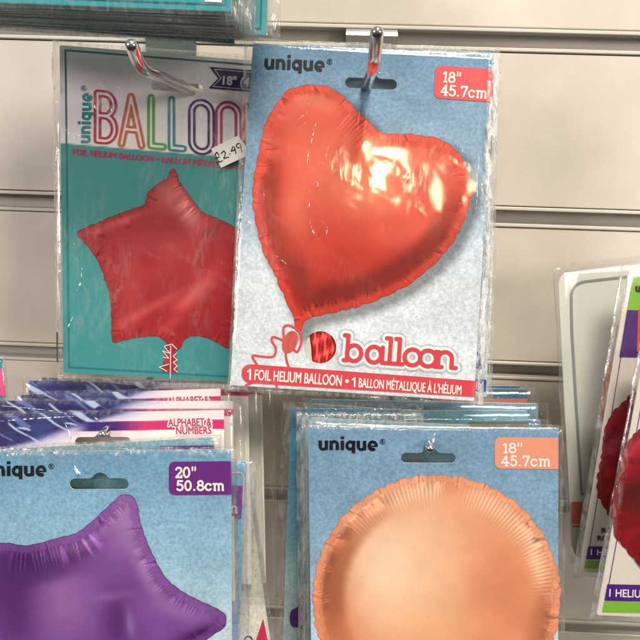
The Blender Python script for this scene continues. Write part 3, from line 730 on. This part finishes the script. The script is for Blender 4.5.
# ================================================================== lower left: purple star pack and the packs behind it
WP = (246, 243, 240)
pp = Pack('purple star foil balloon in pale blue card pack, lower left front', [(0, 451, .122), (231, 449, .122), (232, 640, .145)], WP, (100, 480))
phole = euro_hole(69.5, 128.5, 484, 5.5, 100, 9, -.005)
pp.card([(-62, 452), (231, 449.5), (232.5, 760), (-60, 765)], blue_card((112, 160, 194), (150, 192, 218), (200, 220, 232), 445, 700, 6), phole, step=1.8)
pk_key = [(-21, 548), (-8, 544), (8, 543), (24, 545.5), (40, 543), (60, 537.5), (77, 533), (92, 522), (108, 507), (119, 497), (126, 494.5), (133, 497.5), (137, 505), (140, 522), (146, 540), (154, 558), (165, 577), (180, 590), (198, 600), (215, 608), (224, 614), (226, 622), (221, 629),
          (205, 640), (190, 655), (180, 676), (178, 704), (176, 730), (170, 744), (160, 742), (140, 728), (110, 716), (80, 720), (50, 736), (20, 748), (10, 744), (14, 720), (18, 690), (10, 660), (-15, 630), (-40, 600), (-56, 575), (-52, 560), (-35, 552)]
pstar = scallop(spline(pk_key, 6, True), 12, .9, 3); PE = loop_edges(pstar)
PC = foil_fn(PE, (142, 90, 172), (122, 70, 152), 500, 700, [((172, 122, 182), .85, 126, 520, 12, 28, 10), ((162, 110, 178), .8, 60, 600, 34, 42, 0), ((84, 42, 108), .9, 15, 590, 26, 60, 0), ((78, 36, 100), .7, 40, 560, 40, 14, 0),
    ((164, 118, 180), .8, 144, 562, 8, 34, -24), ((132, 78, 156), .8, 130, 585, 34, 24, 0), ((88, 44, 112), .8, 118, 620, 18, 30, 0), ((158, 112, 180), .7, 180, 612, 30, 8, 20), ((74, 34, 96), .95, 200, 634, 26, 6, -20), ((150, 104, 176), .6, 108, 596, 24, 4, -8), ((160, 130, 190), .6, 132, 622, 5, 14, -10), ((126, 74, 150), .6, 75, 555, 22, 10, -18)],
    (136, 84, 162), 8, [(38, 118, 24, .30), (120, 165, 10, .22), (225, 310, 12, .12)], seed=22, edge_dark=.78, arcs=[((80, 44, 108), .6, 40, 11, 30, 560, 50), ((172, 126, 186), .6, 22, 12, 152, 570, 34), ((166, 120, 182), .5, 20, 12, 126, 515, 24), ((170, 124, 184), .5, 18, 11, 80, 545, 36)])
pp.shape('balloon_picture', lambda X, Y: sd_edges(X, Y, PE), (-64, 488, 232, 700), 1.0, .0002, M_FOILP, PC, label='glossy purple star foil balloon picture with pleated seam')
sl = pp.poly('size_label', rrect_pts((169, 461.5), (231.3, 461), (231.6, 494.5), (169, 495), 6), .0003, (112, 46, 134), step=.8)
pp.glyphs('size_lettering', SLAB, '20"', 176, 477, -.3, 21, 9.6, 1.0, .0005, (250, 240, 232), parent=sl)
pp.glyphs('size_lettering', SLAB, '50.8cm', 177, 490, -.3, 47.5, 9.2, 1.0, .0005, (250, 240, 232), gap=.1, parent=sl)
brand(pp, -16.5, 475.3, -.3, 64, 8.7, 1.8, (30, 32, 38))
pp.bag([(-70, 448.5), (237.5, 446.8), (239, 770), (-68, 775)], 80, 80, haze=.2, edge=7, seed=14, field=.015, hz=lambda X, Y: .35*(1-sst(4, 10, np.abs(Y-448)))*sst(.5, .6, fnoise(X*.12, Y*.2, 6)))
pp.creases([[(77, 464), (79, 469), (84, 474)], [(76, 466), (80, 473)], [(0, 449.5), (20, 448), (34, 449)], [(120, 447), (128, 448), (134, 451)]], w=1.2, off=.0024)

lb = Pack('plain blue topped balloon pack standing directly behind the purple star pack', [(0, 447, .1135), (215, 435, .1135), (215, 640, .135)], WP, (100, 470))
lb.card([(-62, 453), (214.5, 437), (216, 720), (-60, 720)], blue_card((118, 170, 190), (130, 184, 204), (190, 214, 222), 435, 700, 9), step=4)
lb.flat('size_label', [(160, 446), (214, 445), (215, 478), (160, 479)], .0003, (112, 46, 134))
lb.bag([(-70, 450.5), (221, 434.5), (223, 726), (-68, 728)], 40, 30, haze=.5, edge=8, seed=15)

lc = Pack('balloon pack edged in blue and violet, showing right of the purple star pack', [(180, 460.5, .105), (247, 461.5, .105), (240, 640, .125)], (200, 190, 180), (150, 470))
lc.card([(60, 459), (247, 461.5), (236.5, 690), (60, 690)], blue_card((92, 140, 168), (110, 156, 180), (130, 150, 190), 460, 660, 10), step=3)
lc.flat('size_label', [(190, 485), (243.5, 485.7), (241.5, 518.5), (190, 518)], .0003, (110, 50, 128))
lc.glyphs('size_lettering', SLAB, 'm', 226, 512, 1, 12, 9, .9, .0005, (220, 205, 205))
lc.strokes('corner_line', path_segs([(200, 470.5), (236, 472.5)]+ell(238, 478, 6, 6, -80, 0, 6)+[(243, 504)]), .7, .0004, (232, 140, 124))
lc.bag([(52, 452), (257, 460), (246, 700), (52, 700)], 40, 40, haze=.42, edge=12, seed=16)

ld = Pack('white card pack with pink wedge, leaning right beside the purple star pack', [(200, 500, .088), (251, 500, .088), (270, 640, .112)], (226, 216, 198), (150, 500))
ld.flat('card', [(120, 492), (249, 492), (272, 652), (278, 700), (120, 700)], 0, (226, 216, 196), M_CARD, thick=.0005)
ld.flat('pink_wedge', [(263.3, 618), (267.8, 640), (270, 652), (276, 696), (240, 700), (256, 640)], .0003, (214, 44, 84))
ld.strokes('printed_character', path_segs(ell(248.5, 641, 4, 5, 180, 380, 10)), .6, .0004, (40, 34, 60), step=.3)
ld.bag([(116, 484), (253, 490), (283, 700), (116, 706)], 30, 40, haze=.4, edge=5, seed=17)

# balloon number packs fanned one behind the other
def alpha_pack(label, tl, tr, Y, band, txt, seed, xr_bot, drop=180, txt2=None, haze=.3, tri=None):
    k = Pack(label, [(*tl, Y), (*tr, Y), (tr[0]+xr_bot, tr[1]+drop, Y+.03)], (242, 226, 218), ((tl[0]+tr[0])/2, (tl[1]+tr[1])/2+20), 'letter and number balloon packs fanned behind the purple pack')
    sl = (tr[1]-tl[1])/(tr[0]-tl[0]); L = tr[0]-tl[0]
    def C(X, Y_):
        y = Y_-(tl[1]+(X-tl[0])*sl); x = (X-tl[0])/L
        bl_ = np.tile(np.array((46, 38, 92), float), (len(X), 1)); bl_ = mixc(bl_, (54, 62, 116), sst(.35, .7, fnoise(X*.05, y*.08, seed)))
        for i in range(7):      # pale lightning slashes
            x0 = tl[0]+L*(-.04+.088*i)+6*math.sin(seed+i*2.1); d = np.abs((X-x0)-(y-4)*1.55+1.2*np.sin(y*.35+i))*.55; w = (1.0 if i % 3 else 3.2)*(.5+.7*vnoise(y*.12, y*0+i, seed))
            bl_ = mixc(bl_, (198, 208, 226) if i % 2 == 0 else (104, 116, 170), .85*(1-sst(w*.6, w*1.1+.3, d))*sst(.22, .3, vnoise(X*.05, y*.08, seed+i)))
        for i in range(3):
            bl_ = mixc(bl_, (190, 204, 220), .85*sst(.45, .6, blob(X, y, tl[0]+L*(.09+.16*i)+5*math.sin(seed+i), 20-4*i, 11, 2.6, 12)-blob(X, y, tl[0]+L*(.09+.16*i)+3+5*math.sin(seed+i), 22.5-4*i, 8, 1.8, 20)))
        edge = .62+.16*(fnoise(X*.01, y*.05, seed+2)-.5)-y*.012
        pk_ = np.tile(np.array((240, 214, 214), float), (len(X), 1)); pk_ = mixc(pk_, (196, 178, 208), 1-sst(edge, edge+.16, x))
        c = mixc(bl_, (0, 0, 0), 0*x); m = sst(edge-.05, edge+.05, x); c = c*(1-m)[:, None]+pk_*m[:, None]
        b = sst(band[0]-.4, band[0]+.4, y)*(1-sst(band[1]-.4, band[1]+.4, y)); cr = mixc(np.tile(np.array((62, 40, 112), float), (len(X), 1)), (214, 42, 108), sst(.55, .72, x))
        b = b*sst(.42, .5, x); c = c*(1-b)[:, None]+cr*b[:, None]
        lo = sst(band[1]-.4, band[1]+.4, y)*sst(.68, .72, x); return mixc(c, (246, 226, 216), lo*.9)
    q = [tl, tr, (tr[0]+xr_bot, tr[1]+200), (tl[0]+3, tl[1]+200)]
    hx = tri[0] if tri else None
    k.card(q, C, (euro_hole(hx-28, hx+28, tri[1]+6, 5, hx, 8) if tri else None), M_PRINT, step=.8)
    if txt:
        a = math.degrees(math.atan(sl))
        for (t, x, y, w) in txt:
            E = k.text('title_halo', t, x, y, a, w, 7.2, 1.5, .0003, (242, 214, 214)); k.text('title_lettering', t, x, y, a, w, 7.2, .12, .0005, (200, 44, 84), parent=E)
    k.bag([(tl[0]-6, tl[1]-2.5), (tr[0]+11, tr[1]-2.5), (tr[0]+14+xr_bot, tr[1]+214), (tl[0]-4, tl[1]+214)], 60, 60, haze=haze*.5, edge=6, seed=seed, loose=True, field=.05)
    return k
alpha_pack('hindmost blue and pink number balloon pack, directly under the red star pack', (42, 377.5), (262, 383), .066, (5, 11.5), [('ALPHABET &', 200, 392, 44)], 51, 4)
alpha_pack('dark blue lightning number balloon pack second from the back of the fan', (29, 380.5), (248, 384), .074, (6, 12), None, 52, 4)
alpha_pack('blue to pink number balloon pack third from the back, title half hidden', (21, 395), (220.5, 388.5), .084, (7.5, 14.5), [('ALPHABET &', 168, 404.5, 41)], 53, 2)
alpha_pack('number balloon pack with white slanting top edge, second from the front of the fan', (-30, 400.5), (233, 401), .092, (8, 15), None, 54, 2)
af = alpha_pack('front number balloon pack of the fan with its full pink title showing', (-40, 414.5), (224, 410), .1025, (9.5, 19), [('ALPHABET &', 168.5, 426, 43), ('NUMBERS', 176.5, 434.2, 35)], 55, 1, tri=(103, 436))
af.creases([[(0, 421), (40, 418), (80, 416)], [(68, 424), (72, 433), (71, 441)], [(95, 416), (104, 422)], [(0, 405), (50, 410), (84, 416)]], w=.8, off=.0026)
t = P(103, 434, .111); hook('chrome hook whose round tip pokes through the front number balloon pack', t[0], t[2], .111, None, r=.0022)

# far left sliver
fs = Pack('narrow teal and pink pack cut off at the left of the photo', [(-60, 356, .045), (3, 358, .045), (8, 420, .055)], (205, 190, 175), (-30, 370))
fs.flat('card', [(-60, 356), (3, 358.5), (7.6, 420), (-60, 420)], 0, (36, 104, 116), thick=.0005)
fs.flat('pink_band', [(-60, 368), (3.5, 368.5), (6.2, 396), (-60, 396)], .0003, (196, 60, 104))
fs.bag([(-66, 352), (4.5, 354.5), (10, 426), (-66, 426)], 16, 16, haze=.2, edge=5, seed=77)

# ================================================================== lower middle: orange round pack and its stack
WO = (240, 236, 226)
op = Pack('round orange foil balloon in blue card pack, lower middle front', [(308, 425.5, .110), (558, 428, .110), (558, 640, .133)], WO, (430, 452))
ohole = euro_hole(401, 456, 457.7, 5.0, 430, 8.5, .01)
op.card([(308, 425.5), (558.5, 428), (558, 770), (313, 770)], blue_card((116, 152, 178), (134, 168, 190), (186, 206, 220), 425, 700, 12), ohole, step=1.6)
OC0 = (436.5, 598)
circ = [(OC0[0]+122.5*math.cos(a), OC0[1]+122*math.sin(a)) for a in np.linspace(0, 2*math.pi, 90, endpoint=False)]
oc = scallop(circ, 14, 2.4, 8); OE = loop_edges(oc)
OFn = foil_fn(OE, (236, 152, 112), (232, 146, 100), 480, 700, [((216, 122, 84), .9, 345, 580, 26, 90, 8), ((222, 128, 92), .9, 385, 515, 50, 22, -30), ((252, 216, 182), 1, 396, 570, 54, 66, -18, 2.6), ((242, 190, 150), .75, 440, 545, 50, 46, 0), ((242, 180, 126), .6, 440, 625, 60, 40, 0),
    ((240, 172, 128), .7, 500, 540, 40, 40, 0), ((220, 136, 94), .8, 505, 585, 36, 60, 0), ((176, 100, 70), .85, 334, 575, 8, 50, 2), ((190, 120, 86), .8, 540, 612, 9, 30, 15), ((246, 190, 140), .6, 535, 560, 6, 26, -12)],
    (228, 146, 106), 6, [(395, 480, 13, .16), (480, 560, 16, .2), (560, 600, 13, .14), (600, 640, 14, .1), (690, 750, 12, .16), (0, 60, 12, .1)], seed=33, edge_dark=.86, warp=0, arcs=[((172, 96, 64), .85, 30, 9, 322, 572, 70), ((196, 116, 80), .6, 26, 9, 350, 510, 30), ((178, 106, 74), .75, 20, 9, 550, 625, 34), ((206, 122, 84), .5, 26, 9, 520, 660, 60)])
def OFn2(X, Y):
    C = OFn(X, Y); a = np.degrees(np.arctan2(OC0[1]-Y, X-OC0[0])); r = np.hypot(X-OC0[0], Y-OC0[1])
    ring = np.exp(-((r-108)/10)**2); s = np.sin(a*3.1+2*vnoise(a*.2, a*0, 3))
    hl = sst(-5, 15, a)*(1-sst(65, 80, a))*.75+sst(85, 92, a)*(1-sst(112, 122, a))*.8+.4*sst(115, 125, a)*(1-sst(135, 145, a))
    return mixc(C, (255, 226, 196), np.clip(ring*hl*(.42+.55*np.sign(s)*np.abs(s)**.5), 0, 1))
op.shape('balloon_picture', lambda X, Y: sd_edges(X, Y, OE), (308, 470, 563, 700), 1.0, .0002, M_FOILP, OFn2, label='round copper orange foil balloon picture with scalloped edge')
sl = op.poly('size_label', rrect_pts((494.5, 437), (558.2, 437.6), (558.2, 469), (494.5, 468.3), 6), .0003, (238, 152, 122), step=.8)
op.glyphs('size_lettering', SLAB, '18"', 502.5, 452.3, .5, 20, 9.2, .95, .0005, (250, 232, 218), parent=sl)
op.glyphs('size_lettering', SLAB, '45.7cm', 501, 465.3, .5, 49, 9.4, .95, .0005, (250, 232, 218), gap=.1, parent=sl)
brand(op, 318.5, 449.2, .4, 60, 8.1, 1.7, (28, 30, 36))
op.bag([(300, 422.5), (564, 425), (565, 780), (303, 780)], 80, 90, haze=.2, edge=7, seed=24, field=.015)
op.creases([[(431.5, 443), (433, 436), (434, 431)]], w=1.3, off=.003)  # specular streak on the film, painted as a white ribbon
t = P(430, 448, .1165); hook('chrome hook whose round tip shows in the hole of the orange balloon pack', t[0], t[2], .1165, None, r=.0022)

def stack(label, quad, Y, lab=None, seed=0, col=(100, 150, 175), yb=.02, edgew=.0005, strip=None, hz=.08, kind=None):
    quad = quad[:2]+[(quad[2][0], 700), (quad[3][0]+2, 700)]
    k = Pack(label, [(*quad[0], Y), (*quad[1], Y), (*quad[2], Y+.028)], (225, 216, 202), ((quad[0][0]+quad[1][0])/2, quad[0][1]+20), 'blue card packs stacked behind the orange pack')
    k.card(quad, blue_card(np.array(col)*.94, col, np.array(col)*1.08, quad[0][1], quad[0][1]+300, seed), step=3, thick=edgew)
    if lab: k.flat('size_label', lab[0], .0003, lab[1])
    (a, b), (c, d), (e, f), (g_, h) = quad
    k.bag([(a-7, b-1.5), (c+11, d-1.5), (e+12, f+6), (g_-7, h+6)], 36, 24, haze=hz, edge=7, seed=seed, loose=True, field=.03)
    return k
stack('rearmost blue pack behind the orange pack, a thin dark blue sliver', [(400, 386), (520, 386), (519, 470), (400, 470)], .045, seed=61, col=(52, 104, 128))
stack('blue card pack with orange label band, near the back of the stack', [(380, 388), (527.5, 389), (526, 480), (380, 480)], .053, ([(440, 398), (527, 398.5), (526.5, 430), (440, 430)], (205, 120, 90)), 62, (70, 112, 140))
stack('pale edged blue pack in the middle of the stack, with thin right border', [(309, 399.5), (538, 404), (538, 480), (309, 480)], .068, None, 63, (120, 160, 176), edgew=.0012)
stack('blue pack with thick white slanting top edge in the stack', [(310, 404), (541, 421), (541, 500), (310, 500)], .080, None, 64, (104, 146, 178), edgew=.0024)
stack('teal blue pack just behind the orange pack, shorter on the right', [(400, 411), (528, 410.5), (528.5, 500), (400, 500)], .088, ([(470, 421.3), (528, 421), (528, 440), (440, 440)], (110, 104, 90)), 65, (110, 160, 172), edgew=.001)
stack('light blue pack immediately behind the orange pack, top left corner showing', [(308.5, 417.5), (470, 425.5), (470, 520), (309, 520)], .099, None, 66, (132, 172, 182), edgew=.0008)
lp = Pack('blue card pack with purple balloon, left of the orange pack and hanging crooked', [(290.5, 408, .082), (420, 408, .082), (283, 640, .108)], (205, 200, 190), (340, 420))
lp.card([(290.5, 408), (420, 410), (420, 700), (281, 700)], blue_card((66, 124, 146), (90, 140, 158), (150, 170, 172), 408, 640, 67), step=3)
lp.poly('balloon_picture', spline([(304, 592), (298, 606), (291.5, 610), (289.5, 618), (292, 626), (300, 628), (312, 634), (330, 632), (330, 588)], 5, True), .0003, lambda X, Y: mixc(np.tile(np.array((96., 48, 110)), (len(X), 1)), (66, 30, 84), fnoise(X*.2, Y*.2, 4)), step=1)
lp.bag([(282, 402), (424, 404), (424, 706), (272, 706)], 40, 60, haze=.25, edge=11, seed=68)
lq = Pack('blue card pack in loose film, its left edge just left of the orange pack', [(303, 428, .100), (420, 428, .100), (303, 640, .120)], (205, 200, 190), (340, 440))
lq.flat('card', [(306, 428), (420, 428), (420, 700), (307, 700)], 0, (120, 150, 160), M_CARD, thick=.0005)
lq.bag([(296, 412), (424, 412), (424, 706), (299, 706)], 40, 60, haze=.4, edge=14, seed=69, loose=True)

# ================================================================== right-hand packs
wr = Pack('white pack with thin grey rounded outline and orange stripe, right of the orange pack', [(559.5, 272, .055), (700, 258, .035), (574, 560, .085)], (206, 200, 184), (620, 290))
wpoly = [(559.3, 300), (558.6, 284), (560.5, 277), (566, 272.5), (600, 268), (660, 260), (720, 252), (720, 560), (590, 560), (580, 559), (575.5, 555), (572, 545)]
wr.poly('card', wpoly, 0, (188, 184, 166), M_PRINT, step=2, thick=.0006)
wr.strokes('outline_print', path_segs([(587.5, 494), (581.5, 494), (575.5, 400), (571.5, 330), (571, 300)]+ell(586, 296, 15, 14.5, 185, 265, 8)+[(620, 277.5), (700, 268)]), 1.3, .0003, (120, 122, 118), step=.6)
wr.poly('orange_stripe', [(570.2, 502), (640, 500), (640, 528), (571.8, 527)], .0003, (186, 88, 62))
wr.strokes('stripe_line', path_segs([(571.5, 524.2), (640, 524)]), .5, .0005, (215, 170, 150), step=.5)
wr.poly('balloon_picture', spline([(612, 360), (604, 380), (600, 400), (602, 420), (607, 436), (640, 450), (660, 380), (640, 340)], 5, True), .0003, (200, 104, 66), step=1.5)
wr.poly('dark_print', [(583, 535), (600, 535), (600, 541), (584, 541)], .0003, (70, 70, 66), step=.8)
wr.bag([(553, 266), (724, 246), (724, 568), (569, 564)], 50, 60, haze=.15, edge=6, seed=81, field=.08)

def helium_pack(label, L0, L1, Y, bot, seed, dark, yr, top_y, banner, green, head):
    """L0-L1 left edge in the photo; the card runs off to the right, turned away from us"""
    k = Pack(label, [(*L0, Y), (L0[0]+120, L0[1]-8, yr), (*L1, Y+.035)], (236, 228, 220), (L0[0]+70, L0[1]+10), 'helium balloon packs with green and purple bands')
    ex = lambda v: L1[0]+(L0[0]-L1[0])*(v-L1[1])/(L0[1]-L1[1])
    k.poly('card', [L0, (L0[0]+150, L0[1]-6), (L1[0]+190, L1[1]+8), L1], 0, (216, 202, 190), M_PRINT, step=2, thick=.0006)
    def band(name, v0, v1, col, inset=4.5):
        return k.poly(name, [(ex(v0)+inset, v0), (ex(v0)+160, v0+3), (ex(v1)+160, v1+3), (ex(v1)+inset, v1)], .0003, col, step=1)
    if head:
        band('green_band', head[0], head[1], (126, 178, 44)); band('purple_band', head[1], head[2], (78, 40, 112))
        brand(k, ex(292)+9.5, 291.5, 0, 30, 5.0, 1.0, (20, 22, 18), off=.0006)
        k.poly('red_tab', [(637.5, 309), (680, 309), (680, 352), (636, 352)], .0005, (206, 70, 62), step=1)
    k.strokes('side_line', path_segs([(ex(top_y)+6, top_y), (ex(banner[0])+6, banner[0])]), .35, .0003, (92, 66, 130), step=.4)
    b = band('purple_banner', banner[0], banner[1], (78, 34, 120)); band('green_strip', green[0], green[1], (118, 176, 44))
    k.text('banner_lettering', '1 HELIUM BALLOON', ex(banner[1])+9, banner[1]-4.5, 2, 86, (banner[1]-banner[0])*.45, .15, .0005, (232, 220, 232), parent=b)
    return k, ex
k1, ex1 = helium_pack('red helium balloon pack with green and purple top, behind the frontmost right pack', (629, 270), (579, 572), .072, 0, 83, 1, .055, 357, (546, 559), (560, 568), (276, 310, 357))
h1 = scallop(spline([(602, 460), (605, 430), (612, 416), (622, 405), (640, 392), (690, 380), (720, 420), (710, 510), (650, 540), (625, 530), (608, 512), (598, 490)], 8, True), 9, 2.4, 5)
H1 = loop_edges(h1)
k1.shape('balloon_picture', lambda X, Y: sd_edges(X, Y, H1), (592, 374, 724, 550), 1.2, .0003, M_FOILP, foil_fn(H1, (140, 26, 34), (116, 18, 26), 430, 540, [((168, 70, 84), .9, 622, 440, 26, 8, -38), ((176, 34, 40), .7, 612, 490, 12, 30, 0)], (160, 40, 52), 5, [(0, 900, 20, .1)], seed=44))
k1.text('small_print', 'RED', 601, 533, 1, 16, 5.2, .2, .0004, (60, 50, 50)); k1.text('small_print', 'ROUGE', 597, 540.5, 1, 26, 5.2, .2, .0004, (60, 50, 50))
k1.bag([(622, 262), (780, 256), (760, 588), (572, 578)], 40, 60, haze=.35, edge=7, seed=84, field=.06)
k2, ex2 = helium_pack('frontmost red helium balloon pack at the right edge, green strip at its foot', (645, 350), (597, 615), .098, 0, 85, 1, .08, 360, (584, 600.5), (601, 612), None)
h2 = scallop(spline([(621, 470), (626, 447), (638, 432), (660, 418), (700, 408), (760, 440), (750, 560), (690, 592), (650, 574), (630, 552), (615, 532), (614, 500)], 8, True), 10, 2.6, 6)
H2 = loop_edges(h2)
k2.poly('picture_shadow_print', [(x-1.5, y+5) for x, y in spline([(622, 470), (626, 450), (640, 432), (660, 420), (700, 410), (760, 440), (750, 560), (690, 590), (650, 572), (630, 548), (616, 530), (615, 500)], 6, True)], .0002, (150, 140, 138), step=1.5)
k2.shape('balloon_picture', lambda X, Y: sd_edges(X, Y, H2), (608, 404, 700, 596), 1.2, .0004, M_FOILP, foil_fn(H2, (142, 22, 34), (120, 18, 30), 430, 570, [((168, 44, 54), .9, 630, 448, 26, 10, -40), ((82, 10, 16), .95, 636, 496, 26, 22, -10), ((140, 24, 34), .9, 628, 530, 22, 14, 30), ((130, 20, 30), .6, 640, 540, 20, 30, 0)], (140, 28, 38), 5, [(0, 900, 26, .14)], seed=45))
k2.bag([(640, 342), (790, 340), (770, 634), (590, 621)], 40, 60, haze=.3, edge=5, seed=86, field=.03)

# ================================================================== packs hanging from the row above, only their lower ends in view
def top_pack(label, bl, br, Y, seed, col, grp, hz=.3, topv=-120, border=False, thick=.0022):
    k = Pack(label, [(*bl, Y), (*br, Y), (bl[0], topv, Y-.004)], (196, 186, 176), ((bl[0]+br[0])/2, topv), grp)
    sl = (br[1]-bl[1])/(br[0]-bl[0])
    k.flat('card', [(bl[0], topv), (br[0]+3, topv), br, bl], 0, col, M_PRINT, thick=thick).data.materials[1] = M_TEDGE
    if border:
        k.strokes('border_line', path_segs([(bl[0], bl[1]-7), (br[0]-6, br[1]-7), (br[0]-4, br[1]-60)]), .8, .0003, (24, 106, 112), step=.6)
    k.bag([(bl[0]-6, topv-6), (br[0]+16, topv-6), (br[0]+14, br[1]+5), (bl[0]-6, bl[1]+5)], 60, 30, haze=hz, edge=14, seed=seed, loose=True, field=.05, front=.0022)
    return k
GT = 'teal balloon packs hanging from the row above'
ords = ['front', 'second', 'third', 'fourth', 'fifth', 'sixth', 'seventh', 'eighth', 'ninth', 'tenth', 'eleventh', 'rearmost']
for i in range(12):
    Y = .125-.0050*i; k = (DCAM-.125)/(DCAM-Y)          # same height, further back: nearer the vanishing point
    r_ = np.random.RandomState(100+i)
    bl = (340+(-150-340)*k+r_.uniform(-4, 4), -3+26*i/11+r_.uniform(-1., 1.)); br = (340+(231-340)*k+(0 if i == 0 else r_.uniform(-14, 2)), 11.5+29*i/11+(0 if i == 0 else r_.uniform(-1.3, 1.3)))
    if i == 11: bl = (21, 26)
    if i == 11: br = (234, 43.5)
    lab = 'frontmost teal pack at the top left edge, bright lower border showing' if i == 0 else ('rearmost teal pack of the top left stack, poking out lowest' if i == 11 else '%s teal pack from the front of the top left stack' % ords[i])
    p = top_pack(lab, bl, br, Y, 200+i, (44, 128, 132) if i == 0 else ((52, 112, 122) if i == 11 else (70+r_.randint(30), 118+r_.randint(16), 124)), GT, hz=.25, border=(i == 0))
    if i == 0:
        p.flat('white_panel', [(205, -60), (222, -60), (222, 3), (205, 2)], .0005, (226, 220, 210))
p = top_pack('teal bordered pack in crinkled film at the top, right of the thick teal stack', (150, 30), (266.5, 35.5), .080, 220, (70, 142, 146), GT, hz=.4, border=True)
top_pack('teal pack in crinkled film behind the right one of the top packs', (140, 27), (258, 31), .072, 221, (64, 130, 138), GT, hz=.5)
p.creases([[(236, 0), (240, 10), (238, 20), (244, 27)], [(232, 12), (236, 22), (242, 26)], [(247, 0), (249, 14), (246, 28)], [(252, 4), (250, 20), (253, 33)], [(272, 6), (278, 0)], [(240, 30), (248, 36)]], w=1.3, off=.0045)

# ================================================================== lights
def area(name, loc, target, sx, sy, power, col):
    L = bpy.data.lights.new(name, 'AREA'); L.shape = 'RECTANGLE'; L.size = sx; L.size_y = sy; L.energy = power; L.color = col
    o = bpy.data.objects.new(name, L); COL.objects.link(o); o.location = loc
    from mathutils import Vector
    o.rotation_euler = (Vector(target)-Vector(loc)).to_track_quat('-Z', 'Y').to_euler(); return o
area('ceiling_and_fill_light', (.35, -1.05, 1.62), (.03, 0, -.2), .9, .4, 46, (1, .93, .83))
area('ceiling_and_fill_light', (-2.1, -1.7, .62), (-.1, 0, -.1), .9, .5, 38, (1, .90, .90))  # unseen low fill added to lift the shaded star header
area('ceiling_and_fill_light', (1.9, -1.7, .5), (.2, 0, -.3), .9, .5, 21, (1, .92, .82))  # unseen side fill added to brighten the lower right wall
area('spot_lamp', (.178, -1.768, .968), (.02, -.07, -.08), .12, .13, 2.8, (1, .84, .50))
area('spot_lamp', (.392, -1.763, .901), (.06, -.07, -.09), .05, .13, 1.0, (1, .84, .50))
w = bpy.data.worlds.new('World'); S.world = w; w.use_nodes = True
nt = w.node_tree; bg = nt.nodes['Background']; tc = nt.nodes.new('ShaderNodeTexCoord'); sx = nt.nodes.new('ShaderNodeSeparateXYZ'); cr = nt.nodes.new('ShaderNodeMapRange')
cr.inputs['From Min'].default_value = -.5; cr.inputs['From Max'].default_value = .7; cr.inputs['To Min'].default_value = .04; cr.inputs['To Max'].default_value = .34
nt.links.new(tc.outputs['Generated'], sx.inputs[0]); nt.links.new(sx.outputs[2], cr.inputs[0]); nt.links.new(cr.outputs[0], bg.inputs[1]); bg.inputs[0].default_value = (1, .94, .86, 1)
